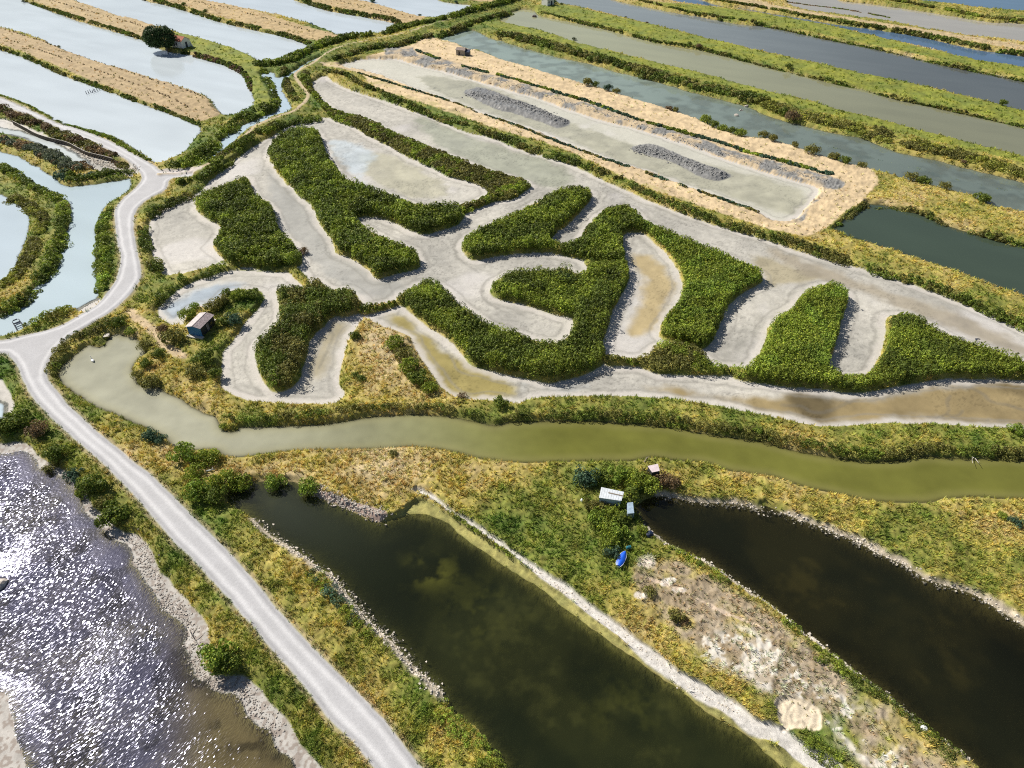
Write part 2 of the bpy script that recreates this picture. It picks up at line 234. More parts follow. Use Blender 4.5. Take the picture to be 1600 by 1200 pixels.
ISL = {'I1':[(345,292),(370,282),(385,278),(392,292),(400,308),(420,318),(430,337),(437,362),(457,382),(472,400),(470,412),(455,420),(415,422),(390,418),(360,415),(345,400),(332,385),(342,370),(345,355),(325,342),(307,327),(305,312),(322,302)],
 'I2':[(445,207),(485,200),(500,212),(505,230),(517,255),(540,280),(562,290),(590,299),(612,307),(650,320),(687,322),(717,325),(725,337),(712,352),(687,360),(660,366),(637,357),(612,347),(590,340),(556,339),(560,349),(587,367),(625,382),(645,392),(656,407),(650,420),(620,427),(590,435),(575,420),(550,405),(527,395),(520,377),(500,352),(492,332),(482,317),(462,300),(437,275),(422,250),(422,230)],
 'I3':[(432,452),(462,450),(482,447),(495,437),(512,450),(530,455),(540,450),(555,462),(565,475),(562,487),(540,495),(520,495),(507,507),(495,520),(482,535),(480,555),(472,575),(467,592),(455,605),(430,612),(415,600),(400,565),(400,540),(415,525),(432,505),(437,490),(435,470)],
 'I4':[(721,380),(735,368),(757,356),(800,337),(840,317),(867,302),(895,293),(920,297),(926,308),(910,325),(890,348),(868,365),(858,376),(868,382),(882,383),(900,377),(915,360),(925,347),(945,330),(965,322),(985,325),(1000,337),(1007,350),(1000,362),(980,363),(972,373),(975,400),(980,412),(950,412),(912,406),(875,398),(850,394),(800,397),(775,400),(745,406),(727,397)],
 'I5':[(995,340),(1010,349),(1037,360),(1075,375),(1112,392),(1150,407),(1180,422),(1192,435),(1175,450),(1150,465),(1132,490),(1120,520),(1100,545),(1075,540),(1050,535),(1030,525),(1037,500),(1060,475),(1067,450),(1062,425),(1045,400),(1025,380),(1007,365),(990,360)],
 'I6':[(912,405),(950,410),(978,408),(982,435),(972,460),(957,487),(950,512),(942,537),(947,560),(937,572),(912,585),(875,595),(850,597),(800,586),(775,580),(737,570),(725,555),(700,530),(662,505),(632,480),(617,470),(632,455),(650,447),(670,440),(692,450),(712,472),(737,490),(762,507),(800,520),(810,522),(837,532),(862,536),(882,530),(896,512),(895,497),(862,490),(825,477),(800,472),(775,465),(765,455),(775,440),(800,425),(825,425),(867,422),(885,420),(900,427),(915,427),(920,418)],
 'I7':[(945,557),(985,561),(1010,557),(1020,547),(1032,537),(1050,537),(1087,542),(1100,555),(1112,570),(1137,574),(1150,585),(1100,586),(1050,585),(1025,582),(995,572),(950,571)],
 'I8':[(1137,574),(1167,575),(1182,562),(1195,535),(1200,515),(1217,495),(1240,480),(1255,460),(1275,450),(1300,445),(1320,455),(1325,475),(1315,500),(1310,525),(1300,550),(1297,575),(1312,585),(1312,608),(1275,607),(1237,606),(1200,600),(1150,592)],
 'I9':[(1297,578),(1312,585),(1340,586),(1360,582),(1375,555),(1384,520),(1384,497),(1395,492),(1417,491),(1430,495),(1462,515),(1500,532),(1550,546),(1600,565),(1700,590),(1700,608),(1600,594),(1475,592),(1437,598),(1387,605),(1350,612),(1300,609)],
 'B1':[(510,170),(532,177),(575,186),(600,200),(625,212),(650,222),(700,242),(750,262),(800,277),(812,281),(832,290),(825,296),(800,311),(775,314),(750,324),(725,334),(717,322),(745,315),(762,305),(760,295),(745,287),(700,275),(675,262),(637,245),(612,230),(575,212),(550,197),(520,187)],
 'TH':[(558,486),(567,480),(600,474),(617,470),(625,476),(600,484),(570,492)]}
ROAD=[(-100,125),(0,155),(25,165),(60,180),(90,195),(130,207),(170,222),(200,238),(225,252),(243,262),(252,270),(262,271),(300,269),(300,280),(268,284),(262,298),(240,311),(220,325),(211,345),(212,372),(217,400),(222,425),(221,440),(207,462),(190,480),(170,495),(150,507),(125,522),(110,532),(92,550),(80,570),(76,587),(79,600),(92,615),(110,637),(135,660),(162,685),(190,707),(217,730),(240,747),(265,772),(300,807),(325,832),(355,862),(390,900),(437,957),(487,1012),(525,1050),(575,1100),(612,1140),(657,1200),(740,1290),(655,1290),(582,1200),(550,1162),(512,1125),(475,1075),(430,1025),(400,989),(360,942),(322,900),(300,877),(270,847),(240,812),(212,780),(185,752),(160,727),(125,697),(95,670),(72,647),(50,622),(40,603),(35,592),(27,572),(15,561),(0,557),(-100,572),(-100,545),(0,537),(45,527),(75,520),(100,511),(125,497),(150,482),(165,467),(182,442),(187,425),(190,407),(185,387),(181,355),(180,335),(190,317),(210,300),(220,288),(222,278),(205,258),(180,243),(140,224),(100,208),(50,185),(0,168),(-100,140)]
TRACK=[(250,277),(300,273),(340,256),(365,236),(385,218),(400,203),(430,190),(460,179),(478,166),(482,155),(472,140),(462,125),(470,115),(490,105),(502,95),(520,84),(545,75),(590,66),(640,55),(665,46),(700,36),(750,20),(800,3),(830,-8)]
TRACK2=[(495,103),(520,106),(545,112),(575,118)]
SALTPATH=[(650,768),(675,777),(700,798),(737,820),(762,838),(800,864),(850,902),(882,922),(910,946),(950,976),(987,1004),(1025,1034),(1062,1062),(1112,1092),(1150,1114),(1175,1136),(1200,1144),(1230,1160),(1262,1185),(1297,1206),(1350,1270)]
ALG=[(608,812),(625,800),(650,780),(675,786),(700,803),(737,826),(762,845),(800,870),(850,908),(882,930),(910,954),(950,984),(987,1012),(1025,1042),(1062,1070),(1112,1102),(1150,1126),(1200,1160),(1262,1200),(1330,1290),(1300,1290),(1250,1225),(1200,1180),(1162,1146),(1100,1111),(1062,1079),(1025,1054),(987,1026),(950,1001),(912,974),(875,946),(850,924),(820,905),(762,867),(725,842),(700,819),(675,807),(650,803)]
ROCKBED=[(485,765),(520,775),(560,790),(595,800),(610,806),(592,818),(572,811),(540,795),(492,776)]
GR=[(600,80),(640,74),(650,85),(675,92),(725,105),(800,130),(850,142),(900,160),(950,175),(1000,190),(1050,205),(1100,222),(1150,240),(1200,252),(1250,265),(1300,280),(1322,290),(1308,300),(1282,315),(1262,332),(1252,352),(1225,352),(1200,345),(1150,320),(1000,268),(900,232),(800,196),(700,160),(600,122),(540,107),(545,97),(600,90)]
HEAP={'H1':[(725,142),(745,136),(775,142),(800,152),(837,165),(870,180),(890,187),(887,195),(870,200),(850,192),(820,182),(800,175),(775,170),(737,152)],
 'H2':[(985,232),(1000,225),(1025,225),(1062,240),(1100,255),(1142,270),(1140,277),(1117,282),(1087,272),(1055,255),(1012,242)]}
ST1=[(-120,5),(0,45),(80,72),(200,112),(307,147),(335,168),(345,180),(318,192),(300,188),(158,135),(50,90),(0,72),(-120,30)]
ST2=[(20,-14),(90,-14),(115,-4),(215,32),(243,42),(240,62),(225,62),(100,22)]
ST3=[(200,-16),(290,-16),(400,20),(470,42),(530,58),(525,67),(500,67),(480,65),(450,57),(400,44),(300,16)]
ST4=[(440,-14),(550,-10),(637,22),(668,29),(640,40),(620,38),(575,27),(490,6)]
ST5=[(670,-10),(735,4),(775,4),(780,-12)]
ST6=[(500,104),(545,98),(600,84),(647,72),(662,64),(687,63),(737,79),(800,99),(875,122),(975,150),(1037,170),(1087,185),(1112,197),(1137,207),(1175,215),(1200,219),(1250,232),(1325,255),(1362,268),(1371,287),(1360,305),(1340,322),(1307,345),(1287,362),(1257,372),(1225,367),(1200,362),(1150,345),(1075,320),(1000,292),(950,268),(900,245),(850,225),(800,212),(750,195),(700,178),(650,162),(600,148),(578,135),(568,122),(540,112)]
ST7=[(1120,-14),(1180,4),(1250,18),(1400,42),(1600,74),(1750,104),(1750,110),(1600,82),(1450,58),(1300,30),(1200,18),(1090,-8)]
LAWN1=[(262,75),(280,52),(340,68),(400,90),(412,108),(405,120),(420,150),(430,168),(400,182),(395,150),(385,118),(345,98),(290,82)]
# far lawns: bright green top sides of banks
LAWNS=[[(755,38),(790,38),(850,52),(950,82),(1100,119),(1200,147),(1300,172),(1400,196),(1500,222),(1600,247),(1750,292),(1750,306),(1600,258),(1500,234),(1400,208),(1300,183),(1200,158),(1100,129),(950,92),(850,62),(770,46)],
 [(842,10),(900,14),(1000,38),(1100,62),(1200,86),(1300,108),(1425,135),(1600,178),(1750,214),(1750,235),(1600,197),(1425,158),(1300,127),(1200,102),(1100,78),(1000,58),(900,33),(842,22)],
 [(1000,5),(1100,12),(1200,25),(1300,44),(1450,80),(1600,110),(1750,145),(1750,156),(1600,124),(1450,92),(1300,60),(1200,40),(1100,25)]]
BARE=[(985,905),(1020,880),(1060,880),(1110,905),(1180,950),(1230,985),(1290,1040),(1340,1075),(1420,1130),(1510,1200),(1560,1290),(1420,1290),(1330,1200),(1250,1120),(1180,1080),(1090,1020),(1020,960)]
SALT=[(1070,1008),(1110,992),(1140,982),(1170,988),(1200,1005),(1250,1045),(1290,1072),(1340,1112),(1400,1168),(1440,1215),(1370,1215),(1310,1155),(1262,1115),(1235,1085),(1200,1085),(1160,1066),(1130,1044),(1090,1024)]
SALT2=[(1208,1100),(1222,1088),(1250,1092),(1280,1112),(1284,1138),(1272,1146),(1240,1142),(1222,1150),(1214,1120)]
# tan / wet zones of the mud (soft edges)
TAN=[([(600,485),(640,495),(680,530),(720,560),(760,580),(800,598),(800,615),(770,625),(730,620),(700,610),(660,560),(630,520)],1.0,(.31,.26,.10)),
 ([(985,400),(1010,395),(1035,410),(1052,430),(1055,455),(1040,480),(1030,505),(1005,522),(980,520),(985,495),(1000,460),(1000,430)],1.0,(.42,.34,.19)),
 ([(1000,600),(1060,605),(1130,615),(1200,618),(1260,618),(1320,622),(1400,612),(1500,602),(1750,600),(1750,672),(1600,664),(1500,658),(1400,655),(1300,660),(1220,648),(1150,632),(1050,615)],1.0,(.275,.215,.11)),
 ([(1230,615),(1265,612),(1300,622),(1310,640),(1290,655),(1255,650),(1235,635)],.8,(.12,.095,.05)),
 ([(1450,600),(1540,598),(1600,620),(1750,630),(1750,600),(1600,590)],.8,(.16,.125,.065)),
 ([(1180,400),(1230,410),(1290,430),(1250,440),(1210,448),(1190,440)],.9,(.37,.33,.23)),
 ([(1200,385),(1300,420),(1400,455),(1500,490),(1600,535),(1700,580),(1600,560),(1500,520),(1400,478),(1330,450),(1230,415)],.75,(.33,.29,.22)),
 ([(560,240),(600,238),(650,258),(690,285),(700,300),(680,308),(640,305),(600,290),(570,270)],.7,(.44,.42,.31)),
 ([(650,180),(760,220),(860,252),(895,272),(890,290),(850,290),(760,262),(680,225)],.75,(.34,.35,.27)),
 ([(650,120),(750,130),(900,195),(1050,240),(1150,265),(1260,300),(1240,335),(1150,310),(1000,262),(850,205),(720,160)],.8,(.39,.38,.29)),
 ([(500,500),(535,498),(545,512),(525,540),(510,575),(490,600),(475,610),(480,570),(490,540)],.8,(.36,.32,.22)),
 ([(255,475),(300,455),(350,440),(380,445),(330,470),(290,490),(260,500)],.8,(.36,.42,.48)),
 ([(510,220),(560,222),(590,245),(560,280),(640,318),(600,300),(540,262)],.55,(.50,.58,.64)),
 ([(480,310),(560,395),(640,450),(560,460),(480,400),(430,330),(420,260)],.6,(.33,.33,.31)),
 ([(820,595),(870,600),(920,602),(900,612),(850,612),(815,605)],.6,(.30,.32,.33))]
# grass tone blobs: px x, y, rx, ry, dryness, weight
BLOBS=[(560,745,150,38,.92,1.0),(420,740,60,30,.66,.8),(700,725,140,22,.72,.8),(850,790,70,60,.22,.9),(760,770,50,30,.5,.6),(940,860,60,50,.35,.8),(870,900,60,60,.40,.7),(1010,910,60,60,.55,.6),
 (1350,810,160,40,.56,.9),(1230,760,120,22,.58,.8),(1560,830,60,30,.95,1.0),(1500,900,120,50,.45,.8),(1500,790,90,25,.7,.8),(1400,850,60,40,.36,.6),
 (1000,640,900,22,.50,.8),(640,600,60,60,.78,1.0),(600,560,40,50,.84,1.0),(300,620,120,35,.62,.9),(450,645,110,14,.62,.9),(260,560,40,30,.62,.7),(225,500,30,25,.72,.9),(215,520,30,15,.80,.9),(260,520,30,20,.8,.8),(700,625,40,14,.75,.9),
 (150,640,90,30,.22,.8),(200,680,50,30,.75,.6),(250,712,30,20,.85,1.),(330,830,60,40,.12,.7),(310,780,40,25,.32,.7),(380,830,30,25,.66,.8),(430,900,40,50,.72,.9),(520,960,40,50,.78,.9),(470,980,30,50,.52,.8),(600,1080,60,70,.62,.8),(650,1150,40,60,.42,.6),(560,1060,20,50,.42,.9),(640,1120,20,70,.36,.9),(690,1160,30,60,.66,.7),
 (250,850,20,70,.45,.7),(330,990,30,50,.62,.7),(400,1070,40,50,.30,.7),(480,1130,50,60,.22,.8),(330,930,25,50,.20,.8),(60,640,60,60,.22,.8),(15,590,30,30,.15,1.),
 (1500,320,160,40,.66,1.0),(1300,385,70,15,.72,1.0),(1440,440,160,60,.55,.9),(1560,500,80,60,.5,.8),(1400,300,40,20,.6,.9),
 (1500,245,400,30,.36,.8),(1100,130,300,20,.34,.8),(720,30,90,30,.22,1.0),(480,60,40,20,.05,1.),(430,100,60,20,.08,1.),(560,85,80,12,.25,1.),
 (60,195,200,30,.2,.8),(250,255,30,12,.7,.9),(290,235,40,40,.28,.9),(450,150,40,50,.30,.9),(650,230,140,60,.32,.9),(40,370,60,90,.48,.9),(10,300,50,50,.35,.9),(90,500,60,14,.46,.9),(165,400,20,100,.22,.9),(230,420,20,60,.45,.9),(230,470,20,20,.6,.9),
 (90,250,90,25,.55,.8),(1500,10,200,20,.42,.9),(1200,0,200,20,.85,.9),(1520,80,200,12,.8,.7),(240,40,200,50,.8,.6),(400,140,20,50,.08,1.),
 (1180,1000,120,60,.55,.7),(1300,1120,90,60,.46,.8),(1440,1140,90,60,.50,.9),(1020,1000,60,60,.55,.8),(1130,1080,60,40,.58,.8),(1090,890,50,20,.30,.7)]
ROCKSHORE=[([(400,812),(425,835),(457,857),(487,880),(520,902),(540,928),(562,952),(587,982),(612,1003),(637,1031),(662,1058),(690,1085)],3.0),
 ([(1030,775),(1100,787),(1150,789),(1187,797),(1237,808),(1287,826),(1325,841),(1350,851),(1375,866),(1412,883),(1450,908),(1525,931),(1575,961),(1620,990)],2.6),
 ([(1007,822),(1025,837),(1050,857),(1100,877),(1125,894),(1160,917),(1200,944),(1225,962),(1257,990),(1300,1022),(1362,1070),(1397,1095),(1450,1142),(1512,1182)],1.6)]
# ================================================================== fields
NJ, NI = 1000, 1180
Y0, Y1 = 30.0, 640.0
LR = math.log(Y1/Y0)
def wid(y): return 58.0+0.66*y
jj = np.arange(NJ)/(NJ-1); ii = np.arange(NI)/(NI-1)*2-1
GY = (Y0*np.exp(LR*jj))[:,None]*np.ones((1,NI)); GX = wid(GY)*ii[None,:]
def ctl(pts, closed=True, n=3):
    """smooth outline (Catmull-Rom) -> ground coordinates"""
    P=np.array(pts,float); m=len(P); out=[]
    rng = range(m) if closed else range(m-1)
    for i in rng:
        if closed: a,b,c,d=P[i-1],P[i],P[(i+1)%m],P[(i+2)%m]
        else: a,b,c,d=P[max(i-1,0)],P[i],P[i+1],P[min(i+2,m-1)]
        for k in range(n):
            t=k/n; out.append(0.5*((2*b)+(c-a)*t+(2*a-5*b+4*c-d)*t*t+(3*b-3*c+d-a)*t**3))
    if not closed: out.append(P[-1])
    O=np.array(out); X,Y=O[:,0]-800,O[:,1]-600
    dn=Y*cp+FPX*sp
    return np.stack([X*CAM_H/dn,(FPX*cp-Y*sp)*CAM_H/dn],1)
CL=8.0
def sdf(poly, X, Y, closed=True, margin=CL):
    out=np.full(X.shape,-margin if closed else margin,np.float32)
    x0,y0=poly.min(0)-margin; x1,y1=poly.max(0)+margin
    m=(X>x0)&(X<x1)&(Y>y0)&(Y<y1)
    px=X[m].astype(np.float32); py=Y[m].astype(np.float32)
    if px.size==0: return out
    d2=np.full(px.shape,1e9,np.float32); ins=np.zeros(px.shape,bool)
    n=len(poly)
    for i in range(n if closed else n-1):
        ax,ay=poly[i]; bx,by=poly[(i+1)%n]
        ex,ey=bx-ax,by-ay; l2=ex*ex+ey*ey
        if l2<1e-9: continue
        qx=px-ax; qy=py-ay; t=np.clip((qx*ex+qy*ey)/l2,0,1)
        dx=qx-ex*t; dy=qy-ey*t; d2=np.minimum(d2,dx*dx+dy*dy)
        if closed and ay!=by:
            c=((ay>py)!=(by>py)); 
            if c.any(): ins^= c&(px<(ex*(py-ay)/(by-ay)+ax))
    d=np.sqrt(d2)
    out[m]=np.clip(np.where(ins,d,-d),-margin,30) if closed else np.minimum(d,margin)
    return out
_T={}
def vn(x,y,s,seed):
    """smooth value noise 0..1"""
    if seed not in _T: _T[seed]=np.random.default_rng(seed).random((256,256)).astype(np.float32)
    T=_T[seed]; u=x/s+1000.; v=y/s+1000.
    i=np.floor(u).astype(np.int32); j=np.floor(v).astype(np.int32); fu=(u-i).astype(np.float32); fv=(v-j).astype(np.float32)
    fu=fu*fu*(3-2*fu); fv=fv*fv*(3-2*fv); i&=255; j&=255; i2=(i+1)&255; j2=(j+1)&255
    return (T[i,j]*(1-fu)+T[i2,j]*fu)*(1-fv)+(T[i,j2]*(1-fu)+T[i2,j2]*fu)*fv
def rot(x,y,a): return x*math.cos(a)+y*math.sin(a), -x*math.sin(a)+y*math.cos(a)
def fb(x,y,s,seed,o=3,g=0.5):
    r=0;a=1;t=0
    for k in range(o):
        xx,yy=rot(x,y,0.6*k+0.3); r=r+a*vn(xx,yy,s/2**k,seed+k*17); t+=a; a*=g
    return r/t
def ss(a,b,x):
    t=np.clip((x-a)/(b-a),0,1); return t*t*(3-2*t)
# coarse grid -> sampled with a ragged (noise-bent) lookup
CJ, CI = slice(None,None,2), slice(None,None,2)
CX,CY = GX[CJ,CI], GY[CJ,CI]
def lookup(A, x, y, fac=1.0):
    """bilinear sample of a field given on the (fac=1: fine, 2: coarse) grid"""
    n0,n1=A.shape[:2]
    v=np.clip(np.log(np.maximum(y,1.0)/Y0)/LR*(NJ-1)/fac,0,n0-1.001); u=np.clip((x/wid(y)+1)*0.5*(NI-1)/fac,0,n1-1.001)
    j=v.astype(np.int32); i=u.astype(np.int32); fv=(v-j); fu=(u-i)
    if A.ndim==3: fv=fv[...,None]; fu=fu[...,None]
    return (A[j,i]*(1-fu)+A[j,i+1]*fu)*(1-fv)+(A[j+1,i]*(1-fu)+A[j+1,i+1]*fu)*fv
amp = np.clip(GY/260.0,0.35,1.6)
WX = GX+amp*((fb(GX,GY,3.2,1,3)-.5)*1.5+(vn(GX,GY,0.9,5)-.5)*.5); WY = GY+amp*((fb(GX,GY,3.2,2,3)-.5)*1.5+(vn(GX,GY,0.9,6)-.5)*.5)
def field(pts, closed=True, warp=1.0, n=3, px=False):
    c=sdf(ctl(pts,closed,n),CX,CY,closed)
    if warp==0: return lookup(c,GX,GY,2.0)
    return lookup(c,GX+(WX-GX)*warp,GY+(WY-GY)*warp,2.0)
sdW={k:field(v,warp=1.0 if k not in('W12',) else .7) for k,v in W.items()}
sdM={k:field(v) for k,v in MUD.items() if k!='GR0'}
sdI={k:field(v) for k,v in ISL.items()}
islU=np.maximum.reduce([v for v in sdI.values()])
mud=np.maximum.reduce([sdM[k] for k in sdM])
mud=np.minimum(mud,-islU)
wat=np.maximum.reduce([sdW[k] for k in sdW])
sdroad=field(ROAD,warp=.42); 
dtrack=field(TRACK,False,.35); dtrack2=field(TRACK2,False,.35)
non=np.maximum(mud,wat); land=-non                          # + on land, metres to the shore
print('fields ok')
# ------------------------------------------------------------------ heights
WL=-0.12
H=np.full(GX.shape,0.95,np.float32)
H+=0.35*ss(6,1,np.abs(sdroad))*0
H=np.where(GY>300,1.35,H)
lev=np.minimum(dtrack,7); H=H+0.8*ss(7,2,lev)*(GX<0)
w_=1.3+0.5*(GY>250)
Z=WL+H*ss(0,1,np.maximum(land,0)/w_)
n_t=fb(GX,GY,1.7,31,3); n_s=vn(GX,GY,.55,41); n_b=fb(GX,GY,6,51,2)
landm=ss(-.15,.35,land)
roadm=ss(-.25,.25,sdroad); trm=np.maximum(ss(1.0,.6,dtrack),ss(1.0,.6,dtrack2))*ss(.5,1.5,land)
hard=np.maximum(roadm,trm)
rough_amp=(1-hard)*landm*ss(0,1,np.maximum(land,0))
Z+=rough_amp*((n_t-.5)*.55+(n_s-.5)*.22+(n_b-.5)*.45)
# water beds and mud
mudz=WL-0.10-0.05*ss(0,2,mud)+(fb(GX,GY,5,61,3)-.5)*.05
Z=np.where(mud>0,mudz,Z)
DEP=np.zeros_like(Z)
for k,s in sdW.items():
    col,kk,dm,_=WATER[k]
    slope=.35 if k in('W11','W13','W14') else .6
    nz=(fb(GX,GY,9,71,3)-.5)*dm*1.0*ss(0,3,s)
    dep=np.minimum(dm,np.maximum(s,0)*slope)+nz*(.9 if k in('W11','W13','W14') else .2)
    DEP=np.where(s>0,np.maximum(dep,np.minimum(s*.15,.06)),DEP)
_al=sdf(ctl(ALG),CX,CY); _al=lookup(_al,WX,WY,2.0)
shelf=ss(-1.5,-.2,_al+(fb(GX,GY,2.6,351,3)-.5)*2.0)*(sdW['W13']>0); DEP=DEP*(1-.6*shelf)
Z=np.where(wat>0,WL-DEP,Z)
sdGR=field(GR); sdH={k:field(v,warp=.8) for k,v in HEAP.items()}
clod=np.abs(fb(GX,GY,1.1,81,3,.6)-.5)*2
grm=ss(-.2,.5,sdGR)*ss(.1,-.3,sdM['M1']+0.3)*(.25+.75*ss(.42,.60,fb(GX,GY,7,83,3)))
Z=np.where(grm>.02,Z+grm*(clod-.4)*.7-grm*.45*ss(1,3,sdGR)*0,Z)
for k in sdH:
    h=ss(0,3.2,sdH[k]); Z=Z+h*(.7+1.2*clod*ss(0,1.5,sdH[k]))*(sdH[k]>0)
spath=field(SALTPATH,False,.5,2); algs=field(ALG); bare=field(BARE,warp=1.4); salt=field(SALT,warp=2.2); salt2=field(SALT2)
rock=field(ROCKBED)
ppy=(GY*0+1.0)
PX,PY=topx(GX,GY)
sw=(0.32+1.05*ss(760,1200,PY))+(fb(GX,GY,3,361,2)-.5)*.6          # salt path half width, metres
pm=ss(sw+.25,sw-.15,spath)
Z=Z*(1-ss(0.0,.8,algs))+(WL+.10+.12*(n_s-.5))*ss(0.0,.8,algs)
Z=np.where(pm>0,Z*(1-pm)+(WL+.3)*pm,Z)
Z=np.where(bare>0,Z-.25*ss(0,3,bare)*(n_t),Z)
Z=np.where(salt2>0,Z-.35*ss(0,.6,salt2),Z)
rdz=0.98+0.02*0; Z=Z*(1-roadm)+(WL+1.05+.05*ss(0,1.8,sdroad))*roadm
Z=Z*(1-trm*.8)+(WL+H+.02)*trm*.8
# ------------------------------------------------------------------ real colours of the ground (albedo)
def C(*a): return np.array(a,np.float32)
dry=np.full(GX.shape,.45,np.float32)+.0
acc=np.zeros_like(dry); ws=np.full_like(dry,.35); acc=dry*ws
for x,y,rx,ry,v,w in BLOBS:
    g=np.exp(-(((PX-x)/rx)**2+((PY-y)/ry)**2))*w*1.6; acc+=g*v; ws+=g
dry=acc/ws
dryn=dry+(fb(GX,GY,11,101,4,.6)-.5)*.75+(fb(GX,GY,1.6,111,2)-.5)*.24+(n_s-.5)*.10
RX=[-.2,0,.2,.4,.6,.8,1.0,1.2]
RC=np.array([(.040,.08,.014),(.065,.125,.018),(.12,.170,.028),(.23,.235,.048),(.40,.33,.09),(.46,.36,.16),(.52,.42,.26),(.58,.47,.33)],np.float32)
def ramp(d): return np.stack([np.interp(d,RX,RC[:,k]) for k in range(3)],-1).astype(np.float32)
A=ramp(dryn)*(.50+1.0*fb(GX,GY,2.0,121,4,.7))[...,None]
ROUGH=np.full(GX.shape,.9,np.float32); FINE=np.full(GX.shape,.32,np.float32)
TUFT=np.full(GX.shape,1.0,np.float32)
def mixc(m,c):
    global A
    m=m[...,None]; A=A*(1-m)+np.asarray(c,np.float32)*m
def seta(arr,m,v): arr[...]=arr*(1-m)+v*m
# lawns and straw
ang=-.55
def streak(a,l,s,seed):
    x,y=rot(GX,GY,a); return vn(x/l,y,s,seed)
for P in LAWNS+[LAWN1]:
    m=ss(-.3,.6,field(P)); c=np.stack([.13+.13*n_b,.175+.09*n_b,.035+0*n_b],-1)*(.55+.9*fb(GX,GY,3,127,4,.7))[...,None]; mixc(m,c); seta(TUFT,m,.25)
for P,c0 in ((ST1,(.37,.28,.16)),(ST2,(.38,.29,.16)),(ST3,(.40,.30,.16)),(ST4,(.40,.30,.16)),(ST5,(.40,.30,.16)),(ST7,(.42,.33,.19)),(ST6,(.54,.42,.26))):
    m=ss(-.3,.5,field(P)+ (n_t-.5)); st=streak(-.62,6,1.3,131)
    c=np.array(c0,np.float32)*(.66+.50*(st*.6+fb(GX,GY,3,137,4,.6)*.9))[...,None]; mixc(m,c); seta(TUFT,m,.12); seta(FINE,m,.25)
# yellow-green weeds in the lower straw strip
m=ss(.45,.65,fb(GX,GY,5,141,3))*ss(-.3,.5,field(ST6))*ss(-200,-60,-(PX-900)*0-120)*(((PY-(150+(PX-600)*.385))>-18)).astype(np.float32); mixc(m*.7,(.33,.31,.09))
# bare and salty soil
m=ss(-1,1.5,bare+(n_t-.5)*2); c=np.array((.31,.245,.16),np.float32)*(.75+.5*fb(GX,GY,1.2,151,3))[...,None]; mixc(m*ss(.30,.60,fb(GX,GY,4,155,3)+.12-.0007*np.maximum(PX-1200,0)),c); seta(TUFT,m,.22)
spots=ss(.47,.56,fb(GX,GY,2.4,161,4,.7)+.02); m=ss(-1.,1.2,salt+(fb(GX,GY,3,171,2)-.5)*4)*np.maximum(spots,ss(.42,.60,fb(GX,GY,6,173,3)))*(1-.75*ss(.62,.72,vn(GX,GY,.7,175))); mixc(m*.9,(.64,.61,.55)); seta(TUFT,ss(-1,1,salt),.25); seta(FINE,m,.12)
m=ss(.47,.56,fb(GX,GY,1.5,163,3))*ss(14,0,np.abs(salt))*ss(-1,1,bare)*.25; mixc(m,(.54,.48,.40))
m=ss(-.1,.25,salt2); mixc(m,(.58,.50,.38)); seta(TUFT,m,0.)
m=np.exp(-(((PX-1010)/16)**2+((PY-882)/10)**2)*1.0); mixc(ss(.25,.6,m*(.6+.8*n_t)),(.66,.58,.50)); 
for cx,cy in ((1000,935),(1060,925),(1045,912),(1040,915)): 
    m=np.exp(-(((PX-cx)/12)**2+((PY-cy)/6)**2)); mixc(ss(.3,.6,m*n_t*1.7),(.68,.62,.55))
# algae shelf and salt path and rocky beds
m=ss(0,.4,algs); c=np.stack([.26+.20*n_t,.26+.15*n_t,.09+.05*n_t],-1)*(.40+.85*fb(GX,GY,1.1,181,3))[...,None]; mixc(m,c); seta(TUFT,m,0.)
mixc(pm,np.array((.55,.53,.50),np.float32)*(.8+.4*n_s)[...,None]); seta(TUFT,pm,0.)
m=ss(0,.4,rock); mixc(m,np.array((.42,.31,.26),np.float32)*(.5+1.0*n_s)[...,None]); seta(TUFT,m,0.); Z=Z+m*(np.abs(n_s-.5))*.5
for pl,wd in ROCKSHORE:
    d=field(pl,False,.8,2); m=ss(wd*.5,wd*.2,d+(n_t-.5)*.9); mixc(m,np.array((.50,.43,.33),np.float32)*(.6+.8*n_s)[...,None]); seta(TUFT,m,0.)
# spoil clods
g=np.array((.24,.24,.235),np.float32)*(.6+.8*clod)[...,None]; mixc(grm,g*1.1); seta(TUFT,grm,0.)
# mud
mudm=ss(-.1,.25,mud); seta(TUFT,mudm,0.)
cr=fb(GX,GY,14,201,4); fx=fb(GX,GY,1.4,205,3)
ringd=.5+.5*np.sin(mud*2.6+fb(GX,GY,7,371,3)*14); cel=np.abs(fb(GX,GY,.9,381,2)-.5)*2; spk=ss(.66,.80,vn(GX,GY,.42,385))*ss(.35,.6,fb(GX,GY,9,387,3))
base=(1.12-.14*ringd*ss(.5,.62,fb(GX,GY,18,375,3))-.14*cel-.28*spk)[...,None]*np.stack([.25+.25*cr,.245+.235*cr,.225+.205*cr],-1)*(.80+.40*fx)[...,None]
mixc(mudm,base); seta(ROUGH,mudm,.75); seta(FINE,mudm,.16)
m1=ss(.3,1.2,sdM['M1']); mixc(m1*.6*mudm,(.50,.50,.43))
blot=ss(.60,.75,fb(GX,GY,20,245,3))*mudm; mixc(blot*.45,(.58,.56,.56))
for P,w,c in TAN:
    f=field(P,warp=2.0); m=ss(-1.5,2.5,f+(fb(GX,GY,5,211,3)-.5)*4)*min(1,w*1.15)*mudm
    cc=np.array(c,np.float32)*(.65+.6*fb(GX,GY,4,221,4,.6)-.2*spk)[...,None]; mixc(m,cc); seta(ROUGH,m,.22); seta(FINE,m,.05)
for k in sdH: m=ss(-.1,.5,sdH[k]); mixc(m,g*1.15)
